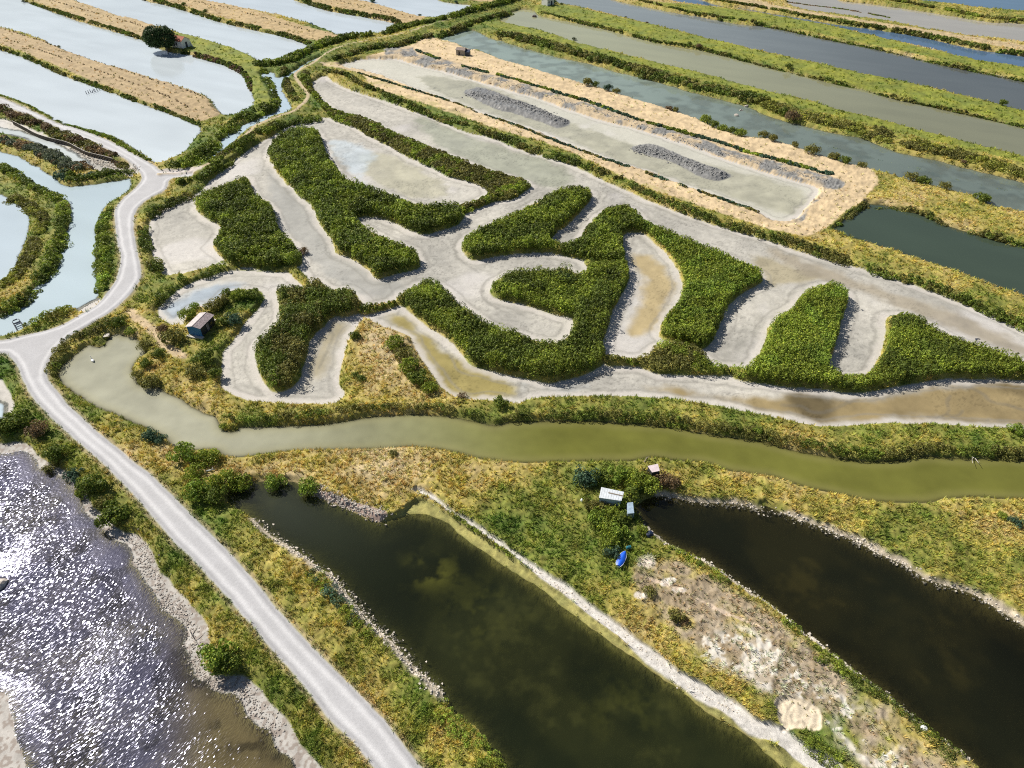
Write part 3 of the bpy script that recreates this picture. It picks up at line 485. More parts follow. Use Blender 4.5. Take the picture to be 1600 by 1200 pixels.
# trickles and drawdown lines in the mud
for pl,wd in (([(608,440),(612,456),(617,471),(623,482),(620,492)],.35),([(748,424),(728,412),(713,396),(712,378),(722,362)],.4),([(808,494),(780,482),(758,466),(754,450),(764,436)],.4),
 ([(814,592),(809,604),(813,616),(818,628)],.5),([(822,600),(850,607),(890,607),(912,598),(890,594),(850,594)],.3),([(1450,650),(1465,652),(1480,645),(1500,654),(1545,656)],.4),([(1486,616),(1482,630),(1483,648),(1500,645),(1504,640)],.4),
 ([(1500,598),(1530,610),(1550,627),(1580,632),(1620,646)],.6),([(1222,632),(1250,633),(1270,642),(1300,640),(1340,620)],.5),([(640,386),(655,389),(672,387)],.35),([(960,300),(1020,330),(1090,356),(1160,372),(1250,400),(1340,430)],.35),([(520,240),(532,262),(548,285),(575,300)],.35),([(505,505),(520,520),(512,545),(498,575)],.4),([(380,600),(420,612),(470,616),(505,605)],.4)):
    d=field(pl,False,1.1,3); mixc(ss(wd*1.6,wd*.3,d)*.5*mudm*(.4+.6*n_t),(.13,.125,.11))
# salt crust rims along the basins' shores, then a darker damp line
rim=ss(2.4,.9,mud+(fb(GX,GY,4,231,3)-.5)*2.2)*mudm; mixc(rim*.65,(.52,.49,.46))
dl=np.exp(-((mud-2.6-(fb(GX,GY,8,241,2)-.5)*2)/.35)**2)*mudm; mixc(dl*.45,(.22,.21,.19))
m=ss(-.3,.3,sdM['M11'])*(wat<0.1); seta(TUFT,m,0.); mixc(m,np.array((.40,.38,.355),np.float32)*(.7+.6*fx)[...,None])
peb=ss(.55,.65,vn(GX,GY,.45,251))*m; mixc(peb*.6,(.20,.15,.12))
# pond shores: damp dark soil just above the waterline, bed colours below
sh=ss(.55,.1,np.abs(land))*(wat>-.7)*(1-mudm)*(1-ss(0,.4,algs)); mixc(sh*.45,(.09,.085,.045))
bed=ss(0,.15,wat); 
bc=np.stack([.26+.1*n_b,.22+.09*n_b,.10+.05*n_b],-1); mixc(bed,bc)
kel=ss(.45,.62,fb(GX,GY,5,261,4))*bed; mixc(kel*.85*(sdW['W11']>0),(.05,.05,.03))
mixc(bed*(sdW['W13']>0)*.9,np.stack([.09+.10*n_b,.10+.09*n_b,.03+.0*n_b],-1))
mixc(shelf*bed*.9,np.stack([.20+.18*n_t,.20+.14*n_t,.06+.03*n_t],-1)*(.3+.8*fb(GX,GY,1.1,181,3))[...,None])
y1=np.exp(-(((PX-675)/36)**2+((PY-893)/26)**2))+.45*np.exp(-(((PX-760)/60)**2+((PY-960)/50)**2))+.35*np.exp(-(((PX-980)/60)**2+((PY-1110)/50)**2)); mixc(np.clip(ss(.25,.9,y1*(.5+n_t)),0,1)*bed*(sdW['W13']>0),(.55,.50,.06))
Z=np.where((sdW['W13']>0),np.maximum(Z,WL-1.3+0*Z)+ss(.2,.9,y1)*.55,Z)
mixc(bed*(sdW['W14']>0)*.95,np.stack([.075+.08*n_b,.065+.06*n_b,.02+.01*n_b],-1))
# the road: pale limestone gravel with wheel tracks
rt=np.exp(-((sdroad-1.35)/.42)**2); rc=np.array((.43,.43,.445),np.float32)*(.90+.16*fb(GX,GY,2.5,271,3))[...,None]+(rt*.12)[...,None]-(np.exp(-((sdroad-.55)/.3)**2)*.08)[...,None]
mixc(roadm,rc); seta(FINE,roadm,.15); seta(TUFT,ss(-.5,.2,sdroad),0.)
ed=np.exp(-((sdroad+.35)/.35)**2)*(1-roadm)*landm; mixc(ed*.6,(.42,.33,.22))
tc_=np.array((.46,.37,.25),np.float32)*(.85+.3*n_s)[...,None]; mixc(trm,tc_); mixc(np.exp(-((dtrack)/.22)**2)*trm*.5,(.22,.22,.08)); seta(TUFT,ss(1.2,.8,np.minimum(dtrack,dtrack2)),0.)
# trodden ground: junction and the path to the hut
for pl,wd,c in (([(205,490),(222,505),(240,520),(262,545),(285,560)],1.6,(.52,.40,.27)),([(262,272),(285,274),(310,270)],3.2,(.55,.50,.47)),([(1010,905),(1060,925),(1130,960),(1190,985)],.4,(.55,.44,.34))):
    d=field(pl,False,.8,2); m=ss(wd,wd*.4,d+(n_t-.5)); mixc(m*.85,c); seta(TUFT,m,.1)
print('paint ok')
A=np.clip(A,0.004,.85)
# ------------------------------------------------------------------ terrain mesh
M_GROUND=ground_mat()
idx=np.arange(NJ*NI).reshape(NJ,NI)
Q=np.stack([idx[:-1,:-1],idx[:-1,1:],idx[1:,1:],idx[1:,:-1]],-1).reshape(-1,4)
V=np.stack([GX,GY,Z],-1).reshape(-1,3)
soil=(1-.14*np.clip(TUFT,0,1)*landm)[...,None]   # darker earth and thatch, plus grass shadow painted in between the tufts
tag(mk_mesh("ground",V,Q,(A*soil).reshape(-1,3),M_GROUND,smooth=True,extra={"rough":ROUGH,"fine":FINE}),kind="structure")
def extract(mask, zf, name, mat, colf=None, extra=None, smooth=True):
    f=(mask[:-1,:-1]|mask[:-1,1:]|mask[1:,1:]|mask[1:,:-1]).ravel()
    q=Q[f]; u,inv=np.unique(q,return_inverse=True); 
    vv=np.stack([GX.ravel()[u],GY.ravel()[u],(zf.ravel()[u] if hasattr(zf,'ravel') else np.full(len(u),zf))],-1)
    return mk_mesh(name,vv,inv.reshape(-1,4),None if colf is None else colf.reshape(-1,3)[u],mat,smooth,extra={k:a.ravel()[u] for k,a in (extra or {}).items()})
M_WATER={'milky_skyglow':water_mat("milky_skyglow_water",rough=.10,sc1=.5,b1=.25,sc2=2.2,b2=.12,dist=.05),
 'calm':water_mat("calm_water",rough=.08,sc1=.5,b1=.25,sc2=2.5,b2=.12,dist=.05),
 'dark':water_mat("dark_water",rough=.05,sc1=.6,b1=.2,sc2=2.5,b2=.08,dist=.03),
 'glitter':water_mat("glittering_water",rough=.075,sc1=1.1,b1=1.0,sc2=3.6,b2=.8,dist=.17,stretch=(1,1.9,1),rot=.62)}
wdir=fb(GX,GY,25,301,3); wl=streak(-.5,5,4,311)
for k,s in sdW.items():
    if k=='W11': continue
    col,kk,dm,mt=WATER[k]
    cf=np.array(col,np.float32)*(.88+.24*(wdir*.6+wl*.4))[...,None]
    if k=='W12':   # greener towards the east
        t=ss(250,900,PX)[...,None]; cf=cf*(1-t)+np.array((.135,.138,.028),np.float32)*(.85+.3*wdir)[...,None]*t
        cf=cf*(.70+.40*fb(GX,GY,9,335,4)+.22*fb(GX,GY,2.5,337,3))[...,None]; e=ss(3,.2,s)[...,None]*.25; cf=cf*(1-e)+np.array((.30,.27,.12),np.float32)*e
    if k=='W17': t=ss(850,1500,PX)[...,None]; cf=cf*(1.15-.45*t)  # sky reflection fading left to right, painted into these three pond colours
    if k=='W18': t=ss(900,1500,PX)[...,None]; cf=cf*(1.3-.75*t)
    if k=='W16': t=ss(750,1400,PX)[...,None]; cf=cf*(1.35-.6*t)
    if mt=='dark':   # clouds of weed hanging in the dark water
        w1=ss(.42,.72,fb(GX,GY,11,331,4,.6)); w2=ss(.5,.75,fb(GX,GY,5,341,4,.65))
        cf=cf*(.55+.9*wdir)[...,None]+(w1*(.35+.65*w2))[...,None]*np.array((.024,.024,.006) if k=='W13' else (.018,.014,.003),np.float32)
        if k=='W13': cf=cf+(np.clip(y1,0,1)*ss(.40,.72,fb(GX,GY,3.5,345,4,.65)))[...,None]*np.array((.065,.065,.010),np.float32)
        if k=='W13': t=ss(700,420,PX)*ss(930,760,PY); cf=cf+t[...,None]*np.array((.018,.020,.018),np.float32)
    op=1-np.exp(-kk*np.maximum(DEP,0)); op=np.where(s<0,0,op)
    if k=='W16': op=op*(.7+.3*ss(.35,.6,fb(GX,GY,6,321,3)))
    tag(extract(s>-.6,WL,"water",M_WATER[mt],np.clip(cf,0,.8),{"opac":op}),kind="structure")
# land beyond the traced ground, out to the horizon
far=MB(); s_=9000.
far.poly([(-s_,-s_,-3.0),(s_,-s_,-3.0),(s_,s_,-3.0),(-s_,s_,-3.0)])
tag(far.build("far_marsh",plain("far_marsh",(.16,.19,.08),.9,.6,.02)),kind="structure")
print('terrain ok')
# ================================================================== vegetation
M_LEAF=leaf_mat("leaves"); M_GRASS=leaf_mat("grass_blades",.3,.7)
M_BARK=plain("bark",(.16,.12,.08),.9,.4,6.0)
KIND={'dk':(.140,.190,.030),'md':(.235,.300,.040),'br':(.22,.31,.045),'ol':(.21,.21,.055),'gy':(.13,.16,.10),'bn':(.21,.15,.08),'tl':(.075,.14,.085),'ye':(.26,.28,.05)}
def leaf_cloud(cen, rad, per, size, cols, rng, zmin=-.35, flat=.8):
    """shells of small leaf sprays around ellipsoid clumps; returns V,F,C"""
    n=len(cen); cen=np.repeat(cen,per,0); rad=np.repeat(rad,per,0); tone=np.repeat(cols,per,0); N_=n*per
    z=zmin+(1-zmin)*rng.random(N_); th=rng.random(N_)*2*np.pi; r=np.sqrt(np.maximum(1-z*z,0))
    d=np.stack([r*np.cos(th),r*np.sin(th),z],1)
    bump=.84+.24*rng.random(N_)
    p=cen+d*rad*bump[:,None]
    nn=d+flat*rng.normal(size=(N_,3)); nn/=np.linalg.norm(nn,axis=1)[:,None]
    a=np.cross(nn,rng.normal(size=(N_,3))); a/=np.linalg.norm(a,axis=1)[:,None]+1e-9; b=np.cross(nn,a)
    s=(np.asarray(size) if np.ndim(size)==0 else np.repeat(size,per))*(.6+.8*rng.random(N_)); s=s[:,None] if np.ndim(s) else s
    V=np.stack([p-a*s,p-b*s*.55,p+a*s,p+b*s*.55],1).reshape(-1,3)
    F=np.arange(N_*4).reshape(-1,4)
    c=tone*(.62+.76*rng.random(N_))[:,None]
    yel=(rng.random(N_)<.08)[:,None]; c=np.where(yel,c*np.array([1.7,1.35,1.0]),c)
    return V,F,np.repeat(c,4,0)
def thin(P, rmin, rng):
    """keep points at least about rmin apart"""
    order=rng.permutation(len(P)); cell={}; keep=[]
    g=rmin; r2=rmin*rmin
    for i in order:
        x,y=P[i]; cx,cy=int(x//g),int(y//g); ok=True
        for a in (-1,0,1):
            for b in (-1,0,1):
                for (qx,qy) in cell.get((cx+a,cy+b),()):
                    if (qx-x)**2+(qy-y)**2<r2: ok=False; break
                if not ok: break
            if not ok: break
        if ok: cell.setdefault((cx,cy),[]).append((x,y)); keep.append(i)
    return P[keep]
def pts_in(poly, dens, rng):
    x0,y0=poly.min(0); x1,y1=poly.max(0); n=int((x1-x0)*(y1-y0)*dens)+1
    return np.stack([x0+(x1-x0)*rng.random(n),y0+(y1-y0)*rng.random(n)],1)
def mass(name, P, h, r, kind, label, cat, per, leaf, rng, kind2=None, mix=.3, hv=.45, sub=.35):
    """a mat of shrub clumps at ground points P as ONE uncountable object"""
    n=len(P)
    if n==0: return
    zg=lookup(Z,P[:,0],P[:,1]); rr=r*(.55+.85*rng.random(n)**1.5); hh=h*(1-hv+2*hv*(.3*rng.random(n)+.7*vn(P[:,0],P[:,1],4.,77)))
    if h>1.2: big=rng.random(n)<.11; rr=np.where(big,rr*1.55,rr); hh=np.where(big,hh*1.28,hh)
    cen=np.stack([P[:,0],P[:,1],zg+hh*sub],1); rad=np.stack([rr,rr,hh*(1-sub)],1)
    c=np.tile(np.array(KIND[kind]),(n,1))
    if kind2: 
        m=(vn(P[:,0],P[:,1],4.,99)+.3*(rng.random(n)-.5))<mix; c[m]=KIND[kind2]
    bl=vn(P[:,0],P[:,1],7.,88); c=c*((.6+.8*rng.random(n))*(.7+.6*bl))[:,None]
    V,F,CC=leaf_cloud(cen,rad,int(per*1.5),leaf*.8,c,rng)
    o=mk_mesh(name,V,F,CC,M_LEAF); tag(o,label,cat,kind='stuff'); return o
rng=np.random.default_rng(5)
ISPEC={ # island: height, clump radius, spacing, kind, kind2, mix, label
 'I1':(2.6,.85,.72,'dk','md',.45,"dark dense thicket on the leftmost mud island beside the small round grey basin"),
 'I2':(2.7,.85,.72,'dk','md',.5,"long Y-shaped dark green thicket left of the pale curved pond"),
 'I3':(2.6,.85,.72,'dk','ol',.4,"dark thicket on the drop-shaped island right of the blue hut"),
 'I4':(2.3,.75,.65,'md','dk',.5,"green thicket on the hook-shaped island above the tan oval basin"),
 'I5':(2.0,.6,.52,'md','br',.4,"bright green thicket on the boot-shaped island right of the tan oval basin"),
 'I6':(2.3,.75,.65,'md','dk',.55,"green thicket on the S-shaped island curling around the pale mud lobe"),
 'I7':(1.3,1.0,.95,'ol','md',.5,"small low olive mound of scrub between the tan oval basin and the lower mud channel"),
 'I8':(2.2,.6,.52,'md','br',.35,"smooth green thicket on the tall rounded island, second mud island from the right"),
 'I9':(2.0,.68,.6,'md','dk',.5,"dark green thicket on the pointed mud island at the right edge"),
 'B1':(.9,.9,.95,'ol','md',.5,"olive and yellow scrub on the narrow bank curving around the pale pond"),
 'TH':(.9,.7,.7,'md','dk',.3,"thin dark green hedge crossing the mud channel by the trickle")}
for k,(h,r,sp_,kd,k2,mx_,lab) in ISPEC.items():
    pl=ctl(ISL[k]); P=pts_in(pl,4.0/(sp_*sp_),rng); f=100/(100-h*.8)
    P=P; s1=lookup(sdI[k],P[:,0],P[:,1]); s2=lookup(sdI[k],P[:,0]*f,P[:,1]*f)
    ins=.7 if k not in('TH','B1') else .35
    if k in('I1','I2','I3','I4','I5','I6','I8','I9'):   # the union, so that neighbours join
        pass
    P=P[(s1>ins)&(s2>.3)]; P=thin(P,sp_,rng)
    dist=np.median(P[:,1]) if len(P) else 200
    lf=.0011*dist+.06
    mass("thicket",P,h,r,kd,lab,"thicket",int(125*r*r*(.16/lf)**1.1)+26,lf,rng,k2,mx_)
# ---- strips of scrub: points, width m, height, clump radius, kind, kind2, label
def strip_pts(pl, w, sp_, rng):
    c=ctl(pl,False,4); seg=np.diff(c,axis=0); L=np.linalg.norm(seg,axis=1); n=int(L.sum()*w/(sp_*sp_)*2.2)+3
    cum=np.concatenate([[0],np.cumsum(L)]); t=rng.random(n)*cum[-1]; i=np.clip(np.searchsorted(cum,t)-1,0,len(L)-1)
    f=((t-cum[i])/L[i])[:,None]; p=c[i]+seg[i]*f; nr=np.stack([-seg[i][:,1],seg[i][:,0]],1)/L[i][:,None]
    ww=w*(.6+.8*vn(p[:,0],p[:,1],9.,171))
    return thin(p+nr*((rng.random(n)-.5)*ww)[:,None],sp_,rng)
HS=[
 ([(400,108),(425,104),(450,100),(480,85),(520,69),(560,61),(600,58),(622,49),(660,41),(700,34),(740,22),(790,8),(820,-4)],5.0,1.9,1.4,'dk','md',"dark hedge along the left side of the winding levee track, upper part"),
 ([(520,98),(545,90),(575,80),(625,74),(655,64),(680,60),(712,50),(737,41),(770,30),(800,22)],3.5,1.6,1.2,'dk','ol',"dark hedge on the right side of the upper levee track"),
 ([(272,268),(300,258),(325,240),(345,218),(375,195),(400,180),(420,172)],5.0,1.8,1.3,'dk','md',"dark hedge along the west bank of the narrow blue canal"),
 ([(412,112),(422,130),(430,150),(432,165),(415,176)],2.5,1.2,1.0,'dk','md',"dark scrub hemming the inside of the canal bend"),
 ([(330,262),(352,246),(378,226),(400,214),(430,198),(455,190)],1.5,.9,.8,'ol','md',"thin scrub line between the narrow blue canal and the dirt track"),
 ([(280,292),(310,284),(335,271),(360,252),(378,233),(400,220),(430,204),(465,192),(500,187)],3.0,1.6,1.1,'dk','md',"dark hedge below the dirt track, above the dried basin"),
 ([(445,112),(446,130),(455,150),(466,166)],2.6,1.0,.9,'ol','dk',"low scrub on the inner side of the dirt track bend"),
 ([(478,118),(480,135),(492,152),(512,172),(530,182)],3.0,1.2,1.0,'md','ol',"low scrub wrapping the left tip of the long grey basin"),
 ([(300,307),(262,322),(238,338),(226,350),(226,372),(230,390),(238,408),(248,428)],2.6,1.5,1.0,'dk','ol',"dark bushes between the white road and the small round grey basin"),
 ([(242,488),(252,470),(275,450),(300,438),(325,430),(355,418)],2.8,1.7,1.1,'dk','md',"dark hedge running right from the road, above the hut's basin"),
 ([(182,330),(168,342),(162,360),(160,385),(161,405),(162,425),(163,445),(158,458)],3.2,1.2,1.0,'md','br',"green scrub on the left verge of the white road beside the light blue channel"),
 ([(40,517),(65,506),(90,496),(112,486)],3.0,1.3,1.0,'md','ye',"rounded green and yellow mound of scrub beside the road fork"),
 ([(0,262),(30,278),(60,296),(85,310),(98,326),(102,345),(98,370),(88,395),(80,420),(68,435),(55,455),(38,474),(0,491)],3.6,1.3,1.0,'dk','md',"dark scrub on the outer edge of the curved bank at the far left"),
 ([(16,312),(50,330),(70,345),(62,370),(50,400),(30,430),(0,452)],4.0,.8,.9,'ye','ol',"yellowish low scrub on the crest of the curved bank at the far left"),
 ([(80,592),(88,568),(103,550),(123,536),(145,524),(170,513),(195,505)],2.6,1.4,1.0,'dk','ol',"dark hedge between the white road and the round end of the lagoon"),
 ([(0,222),(40,232),(80,246),(110,258),(135,268)],6.0,1.3,1.2,'gy','bn',"grey brown brushwood on the bank below the stake revetment"),
 ([(95,276),(115,283),(150,279),(185,272),(207,270)],4.0,1.5,1.2,'dk','tl',"dark teal bushes at the end of the brushwood bank"),
 ([(0,172),(25,184),(60,197),(95,213),(130,226),(160,240),(185,254),(200,262)],4.0,1.3,1.0,'bn','ol',"brown reed fringe between the white road and the wooden stake revetment"),
 ([(0,152),(30,160),(70,178),(110,197),(150,211),(180,222),(205,240),(235,254)],1.4,.4,.6,'md','br',"narrow green verge between the white road and the bright pond"),
 ([(507,115),(540,121),(565,136),(600,152),(637,167),(682,185),(725,198),(775,215),(800,223),(830,236),(875,249),(925,267),(970,284)],2.2,1.2,.9,'dk','ol',"dark scrub edging the straw strip, left half of the long grey basin"),
 ([(985,292),(1012,306),(1050,322),(1100,342),(1175,366),(1237,382),(1275,396),(1325,412),(1375,428),(1450,449),(1525,480),(1575,502),(1650,535)],2.4,1.2,.9,'dk','ol',"dark scrub edging the long bank, right half of the long grey basin"),
 ([(650,82),(700,101),(750,114),(800,127),(862,146),(912,161),(962,178),(1012,195),(1062,208),(1125,226),(1175,243),(1225,256),(1300,276)],1.6,.5,.7,'tl','md',"thin dark green weed line above the grey clods"),
 ([(560,118),(612,134),(675,153),(740,175),(800,197),(870,224),(940,250),(1000,270),(1060,292),(1120,312),(1190,336)],.8,.4,.6,'tl','ol',"thin weed line along the near edge of the basin with spoil heaps"),
 ([(775,58),(800,60),(850,73),(900,87),(950,100),(1000,115),(1050,129),(1100,141),(1150,153),(1187,163)],8.0,1.6,1.4,'dk','ol',"shaggy olive scrub on the near slope of the long bank, left half"),
 ([(1187,163),(1200,170),(1250,184),(1300,196),(1350,208),(1400,223),(1450,237),(1500,249),(1550,262),(1600,276),(1700,300)],8.0,1.6,1.4,'ol','ye',"shaggy olive scrub on the near slope of the long bank, right half"),
 ([(350,657),(400,659),(450,656),(500,651),(550,643),(600,641),(650,640),(700,643),(750,653)],1.3,.9,.8,'dk','ol',"dark overhanging fringe on the upper lagoon bank, left part"),
 ([(800,654),(862,651),(925,652),(1000,656),(1100,669),(1200,686),(1300,706),(1350,713),(1400,712),(1450,706),(1520,709),(1600,712),(1700,707)],1.8,1.0,.8,'dk','ol',"dark overhanging fringe on the upper lagoon bank, right part"),
 ([(487,895),(512,925),(540,950),(562,983),(582,1000)],2.0,.6,.6,'md','tl',"upper patch of green brambles between the road verge and the dark middle pond"),
 ([(612,1035),(637,1057),(662,1082),(682,1102),(700,1127),(732,1152),(757,1182),(785,1215)],2.6,.6,.6,'md','br',"lower patch of green brambles between the road verge and the dark middle pond"),
 ([(1045,858),(1075,874),(1095,886)],1.1,.5,.5,'dk','md',"upper green bramble strip on the near shore of the dark right pond"),
 ([(1112,900),(1150,925),(1187,946),(1225,972),(1250,990)],1.9,.6,.6,'dk','md',"middle green bramble strip on the near shore of the dark right pond"),
 ([(1272,1026),(1300,1042),(1325,1056),(1362,1082),(1385,1098),(1412,1117),(1440,1140),(1475,1170),(1492,1187)],2.5,.6,.6,'dk','md',"lower green bramble strip on the near shore of the dark right pond"),
 ([(700,800),(737,828),(770,852),(800,872)],.4,.3,.4,'md','ol',"sparse dark weeds along the salt crust path, upper end"),
 ([(1260,1166),(1290,1185),(1310,1195)],2.6,.5,.5,'md','ol',"clump of green weeds beside the lower end of the salt crust path"),
 ([(1040,148),(1075,158),(1122,172)],1.0,.35,.5,'dk','tl',"dark weed line standing in the teal pond"),
 ([(1200,199),(1262,220),(1325,235),(1375,250),(1450,267),(1525,287),(1600,300)],1.6,.5,.7,'md','tl',"broken green weed ridge along the middle of the teal pond"),
 ([(1222,1),(1260,7),(1320,14),(1390,27)],2.0,.6,.9,'bn','dk',"thin dark spit of weeds in the pale pond at the upper right"),
 ([(1000,4),(1050,16),(1100,26),(1200,42),(1300,63),(1375,78),(1450,96),(1550,117),(1620,131)],1.6,1.0,1.0,'dk','ol',"dark near edge of the third bank from the upper right corner"),
 ([(845,22),(900,35),(950,46),(1025,66),(1100,79),(1200,105),(1300,129),(1400,154),(1500,176),(1600,199)],1.1,.5,.7,'dk','ol',"dark near edge of the bank running from the white cabin"),
 ([(1100,0),(1200,17),(1300,35),(1375,46),(1450,59),(1550,80),(1600,87),(1700,108)],2.4,1.1,1.1,'dk','ol',"dark near edge of the straw bank at the upper right"),
 ([(1350,-6),(1420,8),(1500,23),(1550,31),(1620,37)],4.0,1.1,1.2,'ol','md',"rough olive scrub on the bank at the upper right corner"),
 ([(1350,324),(1425,330),(1475,350),(1525,364),(1575,379),(1650,400)],1.6,1.1,.9,'dk','ol',"dark scrub fringe on the upper shore of the dark green rectangular pond"),
 ([(1310,352),(1330,338),(1352,320)],1.4,1.1,.9,'dk','ol',"dark scrub on the end wall of the dark green rectangular pond"),
 ([(35,0),(100,23),(180,48),(240,67)],1.3,.55,.7,'dk','ol',"dark shoreline scrub left of the pine tree"),
 ([(285,83),(310,89),(345,99),(372,110),(386,122),(393,142)],1.8,.9,.9,'dk','bn',"dark shoreline scrub below the small white house"),
 ([(0,76),(50,94),(100,117),(158,137),(210,157),(260,174),(313,196)],1.2,.55,.7,'dk','ol',"dark shoreline fringe of the widest straw bank"),
 ([(225,-1),(260,7),(300,19),(350,35),(400,46),(450,58),(485,70)],1.8,.7,.9,'dk','ol',"dark shoreline fringe of the second straw bank from the top"),
 ([(460,-2),(505,13),(550,22),(612,33),(625,40)],2.2,1.0,1.1,'dk','ol',"dark shoreline fringe of the topmost long straw bank"),
 ([(945,562),(985,568),(1020,572)],1.0,.5,.6,'md','br',"low green scrub at the foot of the tan oval basin"),
 ([(860,378),(880,386),(905,382)],2.0,.9,.8,'ol','md',"low olive scrub joining the hook-shaped island's arms"),
]
for pl,w,h,r,kd,k2,lab in HS:
    y=np.mean([p[1] for p in pl]); dist=CAM_H*(FPX*cp-(y-600)*sp)/((y-600)*cp+FPX*sp)
    lf=.0011*dist+.055; sp_=r*.95
    P=strip_pts(pl,w,sp_,rng)
    hr=lookup(sdroad,P[:,0],P[:,1]); P=P[hr<-.4*r]; P=P[vn(P[:,0],P[:,1],5.5,191)>.20+.08*rng.random(len(P))]
    mass("scrub",P,h,r,kd,lab,"scrub",int(110*r*r*(.16/lf)**1.1)+26,lf,rng,k2,.45)
# rows of withered tufts on the straw banks
for pl,w,lab in (([(0,60),(80,88),(150,112),(220,138),(270,158),(300,175)],.8,"lower row of dark withered tufts on the widest straw bank"),
 ([(0,48),(60,66),(150,97),(230,126),(300,148),(320,158)],.8,"upper row of dark withered tufts on the widest straw bank"),
 ([(70,0),(130,18),(180,32),(235,48)],.8,"row of dark withered tufts leading to the pine tree"),
 ([(250,-2),(330,10),(400,28),(440,40),(490,54)],.8,"row of dark withered tufts on the second straw bank from the top"),
 ([(500,-2),(570,14),(610,24),(645,30)],.8,"row of dark withered tufts on the topmost long straw bank")):
    P=strip_pts(pl,w,1.9,rng); mass("withered_tufts",P,.55,.42,'bn',lab,"tufts",16,.28,rng,'ol',.3)
g_=np.random.default_rng(77); P=pts_in(ctl(BARE),.9,g_); P=P[lookup(bare,P[:,0],P[:,1])>.5]; P=thin(P,.8,g_)
mass("weeds",P,.28,.24,'ol',"sparse dark weed tussocks dotted over the bare pale soil","weeds",9,.10,g_,'gy',.5,hv=.6)
# ---- individual shrubs: prototypes with foliage and stems, then copies
def shrub_proto(kind, seed, flat=.75):
    g=np.random.default_rng(seed); n=19
    th=g.random(n)*6.28; rr=np.sqrt(g.random(n))*.82
    cen=np.stack([rr*np.cos(th),rr*np.sin(th),.30+.60*g.random(n)*(1-.75*rr)],1); cen[0]=(0,0,.62)
    rad=np.repeat((.17+.27*g.random(n))[:,None],3,1); rad[:,2]*=flat+.25
    c=np.tile(np.array(KIND[kind]),(n,1))*(.75+.5*g.random(n))[:,None]
    V,F,CC=leaf_cloud(cen,rad,80,.075,c,g,zmin=-.7,flat=.7)
    root=empty("shrub"); f=mk_mesh("foliage",V,F,CC,M_LEAF,parent=root)
    s=MB()
    for k in range(5):
        a=k*1.26+seed; s.tube([(0.03*math.cos(a),.03*math.sin(a),-.25),(.12*math.cos(a),.12*math.sin(a),.2),(.35*math.cos(a),.35*math.sin(a),.55)],[.05,.035,.015],5)
    s.build("stem",M_BARK,root); return root
PROTO={}
GRP="single shrubs scattered over the banks"
def shrub(x,y,r,kind,label,h=None,group=GRP,sink=0.):
    v=random.randrange(2); key=(kind,v)
    p=at(x,y); 
    if key not in PROTO: o=PROTO[key]=shrub_proto(kind,100+len(PROTO)*7); 
    else:
        src=PROTO[key]; o=src.copy(); COL.objects.link(o)
        for ch in src.children: c=ch.copy(); c.parent=o; COL.objects.link(c)
    zg=float(lookup(Z,np.array([p.x]),np.array([p.y]))[0])
    o.location=(p.x,p.y,max(zg,WL)-.05-sink); o.scale=(r,r,(h or r*1.05)); o.rotation_euler=(0,0,random.random()*6.28)
    tag(o,label,"shrub",group); return o
